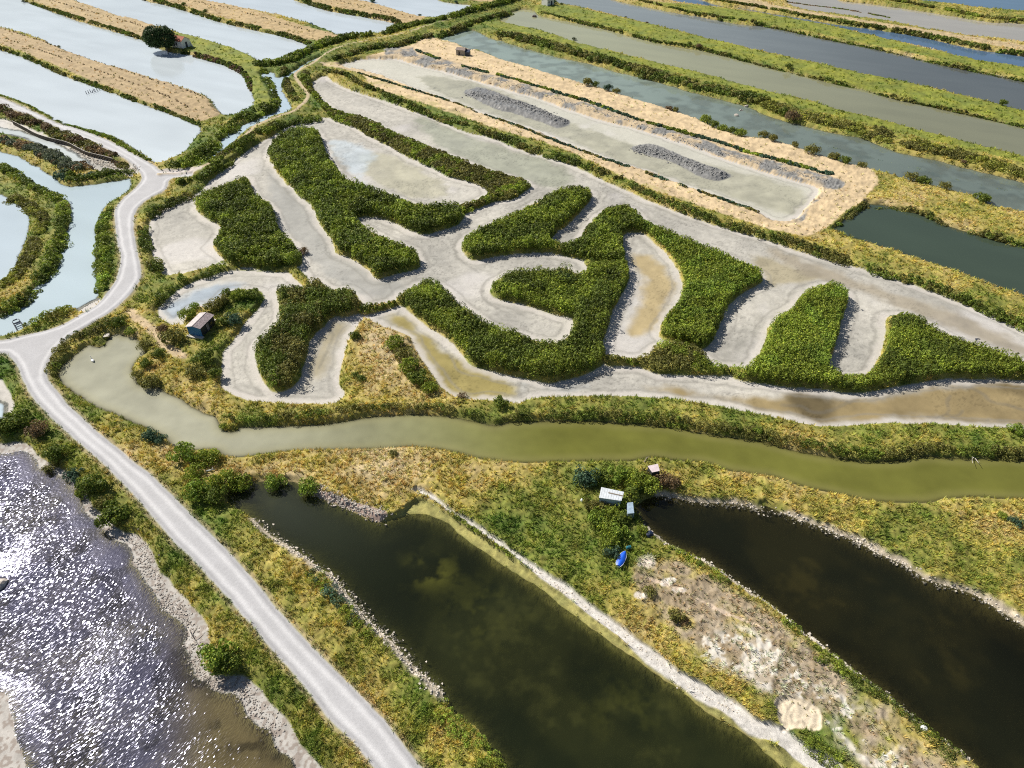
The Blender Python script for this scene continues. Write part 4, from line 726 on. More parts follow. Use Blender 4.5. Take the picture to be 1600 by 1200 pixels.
# base px x,y, radius m, kind, label, height
SH=[
 (12,672,2.6,'dk',"dark shrub at the left frame edge above the glittering pond"),
 (38,668,2.8,'dk',"dark spreading shrub second from the left edge above the glittering pond"),
 (62,682,2.4,'bn',"brownish dead-leaved shrub left of the road, above the glittering pond"),
 (92,718,2.4,'dk',"dark shrub on the pink shore left of the road, uppermost on that slope"),
 (80,735,1.5,'ol',"small olive shrub right beside the pink shore of the glittering pond"),
 (118,748,1.9,'tl',"grey green shrub leaning over the glittering pond"),
 (148,772,3.0,'dk',"large dark shrub left of the road at the middle of the glittering pond"),
 (134,768,1.8,'ol',"olive shrub tucked against the larger dark one by the glittering pond"),
 (180,812,3.0,'dk',"largest dark shrub left of the road, lowest of its cluster"),
 (168,795,1.9,'ol',"olive shrub wedged between two dark ones left of the road"),
 (345,1032,2.7,'br',"bright green lone bush on the stony shore beside dead branches"),
 (358,1045,2.0,'dk',"dark shrub behind the lone bright green bush on the stony shore"),
 (290,722,2.7,'br',"round bright green bush at the lagoon's lower left shore"),
 (328,724,2.4,'md',"green bush right beside the round one at the lagoon's lower left shore"),
 (308,748,1.9,'md',"green bush by the white scrap, between lagoon and dark pond"),
 (312,778,2.7,'br',"pale green bush at the upper left corner of the dark middle pond"),
 (338,785,2.5,'dk',"dark bush hanging over the top corner of the dark middle pond"),
 (352,762,2.5,'md',"wide green bush above the top corner of the dark middle pond"),
 (378,760,2.2,'md',"green bush right of the wide one above the dark middle pond"),
 (432,757,2.1,'br',"single round bush at the top shore of the dark middle pond, left one"),
 (484,768,2.3,'br',"single round bush at the top shore of the dark middle pond, right one"),
 (240,688,1.9,'tl',"blue green reed clump on the lagoon shore right of the road"),
 (255,694,1.4,'tl',"smaller blue green reed clump on the lagoon shore"),
 (188,512,2.0,'dk',"dark round bush at the top of the lagoon's round end"),
 (206,522,1.5,'md',"small spiky green bush right of the lagoon's round end"),
 (228,545,1.9,'ol',"olive bush on the lagoon shore left of the sandy path"),
 (232,575,1.6,'dk',"dark bush on the lagoon shore, third below the sandy path"),
 (217,590,1.5,'ol',"olive bush overhanging the lagoon at its right shore"),
 (250,560,1.7,'dk',"dark bush between the sandy path and the lagoon"),
 (236,602,2.2,'ol',"wide olive bush on the lagoon shore below the sandy path"),
 (272,536,2.8,'ol',"big olive bush left of the blue hut"),
 (258,522,1.6,'bn',"reddish brown bush on the sandy path left of the hut"),
 (296,500,2.2,'md',"upright green bush just behind the blue hut"),
 (306,486,1.5,'br',"slim bright bush at the water behind the blue hut"),
 (322,572,2.8,'dk',"very dark large bush below the blue hut"),
 (308,590,2.2,'ol',"olive bush below the very dark one under the hut"),
 (338,590,1.8,'dk',"dark bush at the mud edge below the hut"),
 (336,488,2.2,'ol',"olive bush touching the hut's right end"),
 (352,478,2.3,'ol',"olive bush on the little spit right of the hut"),
 (356,463,1.5,'dk',"small dark bush on the tip of the spit right of the hut"),
 (375,470,2.2,'md',"green bush in the middle of the spit right of the hut"),
 (396,468,2.2,'dk',"dark bush at the outer end of the spit right of the hut"),
 (366,508,2.3,'tl',"round grey green bush right of the blue hut's shadow"),
 (350,512,1.8,'dk',"dark bush between hut and round grey green bush"),
 (557,532,1.6,'dk',"small dark bush at the top of the tan peninsula"),
 (556,592,1.1,'dk',"small lone dark bush in the middle of the tan peninsula"),
 (566,597,1.2,'dk',"small dark bush touching the lone one on the tan peninsula"),
 (618,545,2.3,'md',"green bush on the peninsula's right shore, topmost of the row"),
 (632,562,2.4,'ol',"olive bush on the peninsula's right shore, second of the row"),
 (640,582,2.4,'md',"green bush on the peninsula's right shore, third of the row"),
 (655,600,2.5,'dk',"dark bush on the peninsula's right shore, fourth of the row"),
 (672,615,1.9,'md',"green bush on the peninsula's right shore, last of the row"),
 (722,620,1.2,'bn',"thin bare bush at the foot of the tan water"),
 (783,638,1.8,'dk',"dark green bush at the trickle outlet below the tan water"),
 (880,443,2.2,'tl',"round blue green bush standing out on the S-shaped thicket"),
 (535,480,2.2,'bn',"reddish bare bush at the right end of the drop-shaped island"),
 (475,395,1.6,'bn',"reddish bush at the right tip of the leftmost thicket"),
 (919,137,2.9,'ol',"tallest olive bush by the shore of the teal pond"),
 (930,139,2.0,'dk',"dark bush touching the tallest olive one by the teal pond"),
 (950,145,2.2,'tl',"blue green bush, middle of the group by the teal pond"),
 (963,148,1.9,'ol',"olive bush, right end of the group by the teal pond"),
 (1044,172,1.8,'bn',"brownish bush on the straw shore near the weed line"),
 (1054,174,1.7,'ol',"olive bush paired with the brownish one on the straw shore"),
 (1102,190,2.6,'md',"round dark green bush at the head of the shore hedge"),
 (1114,200,2.4,'dk',"first bush of the low shore hedge on the teal pond"),
 (1128,205,2.4,'md',"second bush of the low shore hedge on the teal pond"),
 (1142,210,2.4,'dk',"third bush of the low shore hedge on the teal pond"),
 (1156,214,2.4,'md',"fourth and last bush of the low shore hedge on the teal pond"),
 (1193,214,2.2,'ol',"olive bush just right of the low shore hedge"),
 (1208,222,2.2,'ol',"olive shore bush, second right of the hedge"),
 (1240,232,1.6,'ol',"small olive shore bush between two larger ones"),
 (1268,242,2.8,'ol',"wide olive bush on the teal pond, left of the twin bushes"),
 (1304,250,2.6,'ol',"left one of the twin dark olive bushes in the teal pond"),
 (1318,256,2.3,'dk',"dark right one of the twin bushes in the teal pond"),
 (1346,262,1.8,'ol',"small olive bush near the bend of the straw strip"),
 (1422,284,2.4,'ol',"olive bush at the right part of the teal pond, left of a pair"),
 (1440,288,2.9,'dk',"large dark bush at the right part of the teal pond"),
 (1474,298,2.0,'ol',"olive bush right of the large dark one in the teal pond"),
 (1532,315,2.8,'dk',"dark bush on the dry bank near the right edge"),
 (1503,258,1.2,'bn',"small brown bush on the weed ridge near the right edge"),
 (1238,190,3.2,'bn',"dusky bush on the rough slope above the teal pond"),
 (1224,182,2.6,'dk',"dark bush left of the dusky one on the rough slope"),
 (1231,110,2.0,'dk',"dark bush at the shore of the long bank in the upper right"),
 (1315,178,1.0,'dk',"tiny dark bush on the lawn edge of the long bank"),
 (1365,56,1.2,'dk',"tiny dark bush by the blue strip of water"),
 (1564,168,2.0,'dk',"dark bush on the upper shore near the right edge"),
 (1077,73,1.6,'dk',"dark bush on the near shore, left of a pair"),
 (1092,77,1.7,'bn',"brown bush on the near shore, right of a pair"),
 (1139,88,1.2,'dk',"little dark bush on the near shore, right of the pair"),
 (1125,32,1.8,'dk',"dark bush overhanging the grey pond in the upper right"),
 (1011,36,1.1,'bn',"lone brown bush on the shore below the grey pond"),
 (978,27,.9,'gy',"grey bush sticking out of the grey pond"),
 (897,62,1.4,'gy',"grey spiky bush on the lawn bank"),
 (855,52,.7,'dk',"tiny dark bush at the lawn edge below the cabin"),
 (866,8,1.9,'tl',"blue green bush beside the white cabin"),
 (877,10,1.2,'dk',"dark low bush right of the white cabin"),
 (713,5,1.3,'tl',"blue green bush at the pond near the top edge"),
 (656,27,1.2,'tl',"small blue green bush at the straw bank's end"),
 (583,3,2.2,'tl',"blue green bush at the top frame edge, on the straw"),
 (92,73,.9,'gy',"small grey bush on the upper edge of the widest straw bank"),
 (37,3,1.4,'gy',"small grey bush near the top left corner"),
 (288,12,2.0,'dk',"dark bush on the shoreline right of the white house, top"),
 (322,22,1.7,'dk',"dark bush on the shoreline of the second straw bank"),
 (915,755,2.6,'tl',"dark blue green bush left of the white-roofed shed"),
 (930,758,1.9,'dk',"dark bush touching the shed's left corner"),
 (945,752,2.0,'dk',"dark bush above the white-roofed shed"),
 (962,752,2.2,'br',"bright green bush above the right half of the shed"),
 (981,750,1.8,'md',"green bush between the shed and the pink-roofed hut"),
 (992,762,2.4,'md',"green bush right of the white-roofed shed"),
 (1004,752,1.8,'ol',"olive bush just below the pink-roofed hut"),
 (1012,768,2.4,'md',"broad green bush at the dark pond's corner"),
 (990,778,1.8,'dk',"dark bush at the dark pond's corner by the small grey shed"),
 (1032,758,2.0,'bn',"brown bush right of the pink-roofed hut"),
 (1048,764,1.8,'bn',"dusky brown bush at the end of the shed thicket"),
 (924,796,1.7,'ol',"olive bush lower left of the white-roofed shed"),
 (942,795,1.7,'ol',"olive bush under the white-roofed shed"),
 (964,792,2.0,'md',"green bush below the shed's right end"),
 (932,818,2.0,'br',"light green bush in the left of the lower thicket"),
 (952,812,2.0,'md',"green bush in the middle of the lower thicket"),
 (970,818,1.9,'dk',"dark bush in the right of the lower thicket"),
 (948,836,1.9,'md',"green bush above the blue boat, left"),
 (966,838,2.0,'br',"light green bush above the blue boat, right"),
 (952,856,1.8,'md',"green bush next up from the blue boat"),
 (956,872,1.5,'tl',"grey green bush touching the blue boat's left side"),
 (1002,835,1.0,'md',"small green bush by the pale shore right of the thicket"),
 (1055,972,1.5,'ol',"lone dark olive bush on the bare pinkish soil"),
 (1069,976,.8,'bn',"small brown bush beside the lone olive one on bare soil"),
 (1014,930,1.1,'ol',"low olive bush where grass meets bare soil"),
 (1582,824,1.3,'tl',"small dark green bush in the pinkish dry grass at right"),
 (1562,812,1.0,'md',"tiny green bush left of the dark green one at right"),
 (350,668,1.0,'md',"small bush at the lagoon's upper bank corner"),
 (614,715,1.0,'ol',"tiny olive bush in the brown dry grass"),
 (1582,680,1.6,'br',"bright bush on the upper lagoon bank at right"),
 (1182,678,1.2,'br',"light green bush on the upper lagoon bank"),
 (433,604,2.0,'br',"pale green bush at the lower tip of the drop-shaped island"),
]
for (x,y,r,kd,lab) in SH:
    hh=r*(1.15 if r>1.5 else 1.0); shrub(x,y,r,kd,lab,hh)
# ---- grass: countless small tufts over the banks
def tufts(name, y0, y1, dens, h, w, nb, label, rng, cut=.35):
    area=(wid(y0)+wid(y1))*(y1-y0); n=int(area*dens)
    y=y0+(y1-y0)*rng.random(n); x=(rng.random(n)*2-1)*wid(y)
    d=lookup(TUFT,x,y)*(.25+1.1*ss(cut-.1,cut+.35,fb(x,y,2.4,401,2))); keep=(rng.random(n)<d)&(lookup(land,x,y)>.12)&(lookup(islU,x,y)<1.2)
    x,y=x[keep],y[keep]; n=len(x); z=lookup(Z,x,y)-.05
    col=lookup(A,x,y)*(1.05+.65*rng.random(n))[:,None]; dr=lookup(dryn,x,y)
    dryish=rng.random(n)<np.clip(dr-.15,0,.6); col=np.where(dryish[:,None],col*np.array([1.25,1.15,1.0]),col*np.array([.85,1.0,.85]))
    hh=h*(.5+rng.random(n))*(.75+.6*fb(x,y,5,411,2)); 
    x,y,z,hh=[np.repeat(a,nb) for a in (x,y,z,hh)]; col=np.repeat(col,nb,0); m=len(x)
    th=rng.random(m)*6.28; ln=.35+.7*rng.random(m); ph=th+(rng.random(m)-.5)*1.2
    bx,by=np.cos(th)*w*.5,np.sin(th)*w*.5
    ox,oy=(rng.random(m)-.5)*w*2.2,(rng.random(m)-.5)*w*2.2
    tip=np.stack([x+ox-np.sin(ph)*hh*ln,y+oy+np.cos(ph)*hh*ln,z+hh],1)
    V=np.stack([np.stack([x+ox-bx,y+oy-by,z],1),np.stack([x+ox+bx,y+oy+by,z],1),tip],1).reshape(-1,3)
    cc=np.repeat(col*(.8+.4*rng.random(m))[:,None],3,0)
    o=mk_mesh(name,V,np.arange(m*3).reshape(-1,3),np.clip(cc,0,.8),M_GRASS); tag(o,label,"grass",kind='stuff'); print(name,m)
tufts("grass",31,70,9,.42,.13,7,"tufted green and straw coloured grass on the nearest banks beside the road and dark ponds",rng)
tufts("grass",70,125,5,.46,.17,6,"tufted grass on the banks around the green lagoon and the sheds",rng)
tufts("grass",125,230,1.8,.50,.27,5,"tufted grass on the banks around the dried basins",rng)
tufts("grass",230,560,.45,.6,.5,4,"distant grass on the long banks between the bright ponds",rng)
print('veg ok')
# ================================================================== glittering pond: real wavelets, each facet a little mirror
def wavelets():
    s=sdW['W11']; ys,xs=np.where(s>-.3); m=s>-.3
    x0,x1,y0,y1=GX[m].min(),GX[m].max(),GY[m].min(),GY[m].max()
    a=math.radians(35); du,dv=.26,.13
    cx,cy=(x0+x1)/2,(y0+y1)/2; Rr=math.hypot(x1-x0,y1-y0)/2
    u=np.arange(-Rr,Rr,du); v=np.arange(-Rr,Rr,dv); U,Vv=np.meshgrid(u,v,indexing='ij')
    g=np.random.default_rng(3)
    U=U+(g.random(U.shape)-.5)*du*.6; Vv=Vv+(g.random(U.shape)-.5)*dv*.5
    X=cx+U*math.cos(a)-Vv*math.sin(a); Y=cy+U*math.sin(a)+Vv*math.cos(a)
    sd=lookup(s,X,Y); 
    pat=fb(X,Y,9,501,3); lee=ss(.8,4.6,sd+(fb(X,Y,6,505,2)-.5)*4)*(.35+.65*ss(.30,.48,pat))
    px,py=topx(X,Y); lee=np.maximum(lee,.22)*(.30+.70*ss(1.25,.55,np.sqrt((np.maximum(px-40,0)/330)**2+((py-960)/420)**2)))
    wp=np.exp(-(((px-112)/40)**2+((py-935)/26)**2))+np.exp(-(((px-160)/36)**2+((py-1015)/30)**2))+.8*np.exp(-(((px-90)/30)**2+((py-985)/14)**2))
    z=WL+g.normal(size=X.shape)*.0160*lee+(fb(X,Y,1.3,511,2)-.5)*.03*lee
    nu,nv=X.shape; id_=np.arange(nu*nv).reshape(nu,nv)
    ok=(sd>-.25)&(Y>Y0+.5); f=ok[:-1,:-1]&ok[1:,:-1]&ok[1:,1:]&ok[:-1,1:]
    a_,b_,c_,d_=id_[:-1,:-1][f],id_[1:,:-1][f],id_[1:,1:][f],id_[:-1,1:][f]
    T=np.concatenate([np.stack([a_,b_,c_],1),np.stack([a_,c_,d_],1)])
    uq,inv=np.unique(T,return_inverse=True)
    P=np.stack([X.ravel()[uq],Y.ravel()[uq],z.ravel()[uq]],1)
    dep=lookup(DEP,P[:,0],P[:,1]); op=1-np.exp(-1.3*np.maximum(dep,0)); 
    qx,qy=topx(P[:,0],P[:,1]); tt=ss(230,340,qx+.0*qy)[:,None]; col=(np.array([[.085,.085,.14]])*(1-tt)+np.array([[.15,.12,.055]])*tt)*(.7+.6*fb(P[:,0],P[:,1],6,521,4,.6))[:,None]*(1-.6*ss(.55,.68,fb(P[:,0],P[:,1],5,525,4,.6)))[:,None]  # blue-violet of the reflected sky painted into the water colour, brown rightwards
    mt=water_mat("glitter",rough=.14,b1=0,b2=0,dist=.0001,gloss=(.74,.76,1.0))
    tag(mk_mesh("water",P,inv.reshape(-1,3),col,mt,extra={"opac":op}),kind="structure"); print('wavelets',len(T))
wavelets()
# ================================================================== materials for built things
M_WHITE=plain("white_render",(.78,.78,.76),.8,.08,2.0); M_TILE=plain("red_tiles",(.42,.12,.06),.8,.3,8.0,stretch=(1,6,1))
M_BLUEP=plain("blue_boards",(.05,.22,.50),.6,.25,4.0,stretch=(6,6,.6)); M_DARKW=plain("tarred_boards",(.035,.035,.04),.8,.4,4.0,stretch=(6,6,.6))
M_TIN=plain("weathered_tin",(.40,.36,.36),.55,.35,2.5,.2,stretch=(1,1,1)); M_TIN2=plain("patchy_tin",(.27,.22,.23),.7,.6,2.5); M_TINW=plain("white_sheet_roof",(.60,.64,.68),.5,.15,1.5)
M_GREYB=plain("blue_grey_sheet",(.35,.45,.55),.5,.2,2.0); M_PINK=plain("pinkish_sheet",(.66,.56,.58),.6,.12,2.0); M_CONC=plain("concrete",(.50,.47,.43),.9,.2,2.0)
M_STONE=plain("rubble_stone",(.33,.30,.27),.9,.4,2.5); M_WOOD=plain("grey_timber",(.22,.19,.15),.9,.35,5.0,stretch=(1,1,.3)); M_BLEACH=plain("bleached_wood",(.55,.51,.46),.8,.2,6.0)
M_NAVY=plain("navy_paint",(.010,.022,.060),.5,.2,3.0); M_COVER=plain("blue_tarpaulin",(.01,.10,.62),.45,.18,3.0,bump=.8); M_HULL=plain("white_hull",(.75,.78,.80),.35,.06,2.0)
M_GLASS=plain("dark_window",(.02,.025,.03),.15,.1,1.0); M_TEAL=plain("teal_plastic",(.02,.16,.20),.5,.2,3.0); M_BRICK=plain("brick",(.32,.16,.10),.9,.3,6.0)
M_ROCK=plain("shore_rock",(.40,.36,.32),.9,.4,2.0); M_SWAN=plain("white_feathers",(.82,.82,.82),.7,.05,5.0)
def gz(p): return float(lookup(Z,np.array([p.x]),np.array([p.y]))[0])
def frame(A,B,C_):
    """eave corners A-B short side, B-C long side -> centre, unit vectors, half sizes"""
    v=(B-A); v.z=0; lv=v.length; v.normalize(); u=(C_-B); u.z=0; u=u-v*u.dot(v); lu=u.length; u.normalize()
    c=A+v*lv/2+u*lu/2; return c,u,v,lu/2,lv/2
def gable(root,c,u,v,hu,hv,z0,ze,rise,wallm,roofm,roofm2,over=.25,th=.07,endm=None,wn="wall"):
    """walls and gabled roof with its ridge along u"""
    def P(a,b,z): return Vector((c.x,c.y,0))+u*a+v*b+Vector((0,0,z))
    w=MB(); t=.12
    for s in (-1,1): w.slab([P(-hu,s*hv,z0),P(hu,s*hv,z0),P(hu,s*hv,ze),P(-hu,s*hv,ze)],v*(-s*t))
    w.slab([P(hu-.002,-hv+t,z0),P(hu-.002,hv-t,z0),P(hu-.002,hv-t,ze),P(hu-.002,0,ze+rise*.97),P(hu-.002,-hv+t,ze)],u*(-t))
    w.build(wn,wallm,root)
    e=MB(); e.slab([P(-hu-.03,-hv-.01,z0),P(-hu-.03,hv+.01,z0),P(-hu-.03,hv+.01,ze),P(-hu-.03,0,ze+rise),P(-hu-.03,-hv-.01,ze)],u*t); e.build("end_wall" if endm else "gable_wall",endm or wallm,root)
    for s,m in ((-1,roofm),(1,roofm2)):
        r=MB(); k=rise/hv; zo=ze-over*k
        r.slab([P(-hu-over,s*(hv+over),zo+.03),P(hu+over,s*(hv+over),zo+.03),P(hu+over,s*.004,ze+rise+.03),P(-hu-over,s*.004,ze+rise+.03)],(0,0,th))
        n=int(2*(hu+over)/.35)   # corrugation ribs
        for q in range(n+1):
            a=-hu-over+.03+q*(2*(hu+over)-.06)/n
            r.tube([P(a,s*(hv+over-.01),zo+.03+th),P(a,s*.03,ze+rise+.02+th)],.035,4)
        r.build("roof",m,root)
    rb=MB(); rb.tube([P(-hu-over,0,ze+rise+th+.05),P(hu+over,0,ze+rise+th+.05)],.06,6); rb.build("ridge_cap",roofm2,root)
    return P
# ---- blue hut
ze=3.35; A_,B_,C_=at(289.5,510.5,ze),at(312.5,514,ze),at(334.5,492.5,ze)
c,u,v,hu,hv=frame(A_,B_,C_); hu-=.15; hv-=.2
root=empty("hut",(c.x,c.y,.8)); tag(root,"small fishing hut with bright blue end wall and rusty pale tin roof","hut")
def unparent_fix(root):
    """parts were built in world space: keep them there under the moved empty"""
    bpy.context.view_layer.update(); 
    for ch in root.children: ch.matrix_parent_inverse=root.matrix_world.inverted()
P=gable(root,c,u,v,hu,hv,.75,ze,.42,M_DARKW,M_TIN,M_TIN2,endm=M_BLUEP)
d=MB(); d.slab([P(-.6,hv+.03,.9),P(.3,hv+.03,.9),P(.3,hv+.03,2.8),P(-.6,hv+.03,2.8)],v*.04); dd=d.build("door",M_TIN2,root)
d=MB(); d.slab([P(1.0,hv+.03,1.8),P(1.7,hv+.03,1.8),P(1.7,hv+.03,2.5),P(1.0,hv+.03,2.5)],v*.03); d.build("window",M_GLASS,root)
d=MB(); d.slab([P(-hu-1.0,-hv-.3,.72),P(-hu-.05,-hv-.3,.72),P(-hu-.05,hv+.5,.72),P(-hu-1.0,hv+.5,.72)],(0,0,.32)); d.build("terrace_slab",M_CONC,root)
d=MB(); d.slab([P(hu+.1,-.2,.9),P(hu+1.6,-.2,.9),P(hu+1.6,1.0,.9),P(hu+.1,1.0,.9)],(0,0,.12)); d.build("side_deck",M_BLEACH,root)
unparent_fix(root)
# ---- sheds in the thicket
def mono(name,label,cat,q,z,drop,wallm,roofm,patch=None):
    """lean-to with a sheet roof whose corners are seen at photo pixels q"""
    pts=[at(x,y,z+dz) for (x,y),dz in zip(q,drop)]; cen=sum(pts,Vector())/4
    root=empty(name,(cen.x,cen.y,.8)); tag(root,label,cat)
    r=MB(); r.slab(pts,(0,0,.07))
    for k in range(9):
        t=(k+.5)/9; r.tube([pts[0].lerp(pts[1],t)+Vector((0,0,.07)),pts[3].lerp(pts[2],t)+Vector((0,0,.07))],.03,4)
    r.build("roof",roofm,root)
    w=MB(); ins=[p.lerp(cen,.10) for p in pts]
    for k in range(4):
        a,b=ins[k],ins[(k+1)%4]; nrm=(b-a).cross(Vector((0,0,1))).normalized()
        w.slab([Vector((a.x,a.y,.7)),Vector((b.x,b.y,.7)),b-Vector((0,0,.06)),a-Vector((0,0,.06))],-nrm*.08)
    w.build("wall",wallm,root)
    a,b=ins[2],ins[3]; nrm=(b-a).cross(Vector((0,0,1))).normalized(); d=MB(); p0=a.lerp(b,.35); p1=a.lerp(b,.6)
    d.slab([Vector((p0.x,p0.y,.75)),Vector((p1.x,p1.y,.75)),Vector((p1.x,p1.y,z-.35)),Vector((p0.x,p0.y,z-.35))],nrm*.05); d.build("door",M_WOOD,root)
    if patch:
        d=MB(); a=pts[0].lerp(pts[1],.35).lerp(pts[3].lerp(pts[2],.35),.35); b=pts[0].lerp(pts[1],1.02).lerp(pts[3].lerp(pts[2],1.02),.40)
        n=(pts[3]-pts[0]).normalized()*.22; d.slab([a,b,b+n,a+n],(0,0,.12)); d.build("loose_board",M_WOOD,root)
    unparent_fix(root)
mono("shed","white sheet-roofed shed in the thicket by the dark right pond","shed",[(939.5,761.5),(975,769),(971,783),(936,778)],3.2,[.25,.25,0,0],M_GREYB,M_TINW,True)
mono("lean_to","small blue grey lean-to at the corner of the dark right pond","shed",[(980,786),(989,785),(991,802),(981,803)],2.4,[.2,.2,0,0],M_GREYB,M_GREYB)
mono("cabin","tiny hut with pale pink roof near the lagoon, half hidden by bushes","hut",[(1012,728.5),(1028,725),(1031,736),(1019,738.5)],3.0,[.2,.2,0,0],M_DARKW,M_PINK)
# ---- white house under the pine
zg=1.15; L_,F_,R_=at(272.5,72.5,zg),at(285.6,76.3,zg),at(300,71.9,zg)
v=(R_-F_); v.z=0; hv=v.length/2*.92; v.normalize(); u=(L_-F_); u=u-v*u.dot(v); u.z=0; hu=max(u.length/2,3.2); u.normalize()
c=F_+v*hv+u*hu; root=empty("house",(c.x,c.y,zg)); tag(root,"small white house with red tile roof standing beside the big pine tree","house")
P=gable(root,c,u,v,hu,hv,zg-.5,zg+3.6,1.7,M_WHITE,M_TILE,M_TILE,over=.3,th=.12)
d=MB(); d.slab([P(-hu-.05,-.5,zg),P(-hu-.05,.7,zg),P(-hu-.05,.7,zg+2.9),P(-hu-.05,-.5,zg+2.9)],u*-.06); d.build("door",M_NAVY,root)
d=MB(); d.slab([P(-.5,-hv-.02,zg+1.3),P(.4,-hv-.02,zg+1.3),P(.4,-hv-.02,zg+2.8),P(-.5,-hv-.02,zg+2.8)],v*-.06); d.build("window",M_GLASS,root)
d=MB(); d.box(P(hu-.9,-.3,zg+5.2),(.9,.9,2.2),math.atan2(u.y,u.x)); d.box(P(hu-.9,-.3,zg+6.38),(1.1,1.1,.14),math.atan2(u.y,u.x)); chim=d.build("chimney",M_BRICK,root)
for s in (-1,1):   # splayed buttresses at the foot of the door wall
    d=MB(); d.slab([P(-hu-.9,s*(hv+.5),zg-.2),P(-hu-.05,s*(hv+.5),zg-.2),P(-hu-.05,s*(hv+.1),zg+2.6)],v*(-s*.5)); d.build("buttress",M_WHITE,root)
unparent_fix(root)
chim.parent=[q for q in root.children if q.name.startswith('roof')][0]; chim.matrix_parent_inverse=root.matrix_world.inverted()
# ---- white and blue cabin at the top edge
zg=1.15; F_,L_,R_=at(857,9.2,zg),at(845,6.0,zg),at(866,6.0,zg)
v=(R_-F_); v.z=0; v=Vector((.75,.66,0)); u=Vector((-.66,.75,0)); hu,hv=3.2,2.3; c=F_+v*hv+u*hu
root=empty("cabin",(c.x,c.y,zg)); tag(root,"white cabin with navy blue side wall cut by the top frame edge","cabin")
P=gable(root,c,v,u,hv+.6,hu-.4,zg-.5,zg+3.6,1.5,M_WHITE,M_TILE,M_TILE,over=.3,th=.12)
d=MB(); d.slab([P(.2,-hu+.35,zg),P(1.4,-hu+.35,zg),P(1.4,-hu+.35,zg+2.6),P(.2,-hu+.35,zg+2.6)],u*-.08); d.build("door",M_NAVY,root)
d=MB(); d.slab([P(-1.9,-hu+.35,zg+1.6),P(-1.1,-hu+.35,zg+1.6),P(-1.1,-hu+.35,zg+2.5),P(-1.9,-hu+.35,zg+2.5)],u*-.06); d.build("window",M_GLASS,root)
unparent_fix(root)
# ---- stone shack on the straw strip
zg=1.2; root_p=at(719.5,86.5,zg); a=math.atan2(-.35,1); 
root=empty("stone_shack",(root_p.x,root_p.y,zg),a); tag(root,"grey stone shack with a dark lean-to on the pale straw strip","shack")
d=MB(); d.box((0,1.4,1.2),(5.0,2.9,2.9)); w=d.build("wall",M_STONE,root,bevel=.12)
d=MB(); d.slab([(-2.7,-.25,2.5),(2.7,-.25,2.5),(2.5,1.4,3.5),(-2.5,1.4,3.5)],(0,0,.12)); d.slab([(-2.5,1.41,3.5),(2.5,1.41,3.5),(2.7,3.0,2.5),(-2.7,3.0,2.5)],(0,0,.12)); d.build("roof",plain("stone_slates",(.30,.24,.21),.9,.4,3.0),root)
d=MB(); d.box((-.6,-.06,.95),(.9,.1,1.9)); d.build("door",M_DARKW,root)
d=MB(); d.box((3.7,1.0,.8),(2.2,2.4,2.3)); d.slab([(2.55,-.35,1.9),(5.0,-.35,1.9),(5.0,2.4,2.7),(2.55,2.4,2.7)],(0,0,.1)); d.build("lean_to",M_NAVY,root,bevel=.03)
# ---- pine tree
pb=at(261,76.5,1.0); root=empty("pine_tree",(pb.x,pb.y,1.0)); tag(root,"broad dark umbrella pine towering beside the small white house","tree")
g=np.random.default_rng(8); n=260; zz=g.random(n); th=g.random(n)*6.28; 
el=-.95+1.9*zz; rr=np.cos(np.clip(el,-1.2,1.45))*(.75+.25*g.random(n)); cen=np.stack([rr*np.cos(th)*7.8-2.2,rr*np.sin(th)*6.2,5.9+np.sin(el)*5.2],1)
rad=np.repeat((1.0+.9*g.random(n))[:,None],3,1); rad[:,2]*=.75
V_,F__,CC=leaf_cloud(cen,rad,90,.30,np.tile(np.array([[.045,.085,.028]]),(n,1))*(.7+.6*g.random(n))[:,None],g,zmin=-.6)
mk_mesh("crown",V_,F__,CC,M_LEAF,parent=root)
t=MB(); t.tube([(0,0,-1),(.1,.1,2.5),(.3,0,5),(.2,.2,8)],[.55,.45,.35,.2],9)
for k in range(7):
    a=k*.9; t.tube([(.2,.05,3.2+.4*k%2),(2.2*math.cos(a),2.0*math.sin(a),5.6),(5.2*math.cos(a),4.4*math.sin(a),7.6)],[.22,.15,.06],6)
t.build("trunk",M_BARK,root)
# ---- blue covered boat
p0,p1=at(965.5,887,.9),at(976.5,864,.9); L=(p1-p0).length; c=(p0+p1)/2; a=math.atan2((p1-p0).y,(p1-p0).x)
def boat(name,label,c,a,L,wd,hm,cm,dome=.28,cat="boat",cover="cover",base=None):
    root=empty(name,(c.x,c.y,base if base is not None else gz(c)),a); tag(root,label,cat)
    S=[(-.5,.55),(-.35,.9),(-.1,1.0),(.15,.92),(.35,.6),(.46,.25),(.5,.02)]
    h=MB(); n=7
    for s,wf in S:
        for k in range(n):
            t=math.pi*k/(n-1); y=-math.cos(t)*wd/2*wf; z=.55-.50*math.sin(t)**.7*(1-.5*max(0,s)); h.v.append((s*L,y,z))
    for i in range(len(S)-1):
        for k in range(n-1): h.f.append((i*n+k,i*n+k+1,(i+1)*n+k+1,(i+1)*n+k))
    h.f.append(tuple(range(n))[::-1])
    h.build("hull",hm,root,smooth=False)
    g2=MB(); g2.tube([(s*L,-wd/2*wf,.56) for s,wf in S],.05,5); g2.tube([(s*L,wd/2*wf,.56) for s,wf in S],.05,5); g2.build("gunwale",hm,root)
    cvr=MB(); 
    for s,wf in S:
        for k in range(n): y=-1+2*k/(n-1); cvr.v.append((s*L*.99,y*wd/2*wf*1.0,.60+dome*(1-y*y)*(1-(2*s)**4*.6)+.03*math.sin(9*s+4*y)))
    for i in range(len(S)-1):
        for k in range(n-1): cvr.f.append((i*n+k,(i+1)*n+k,(i+1)*n+k+1,i*n+k+1))
    o=cvr.build(cover,cm,root,smooth=True); return root
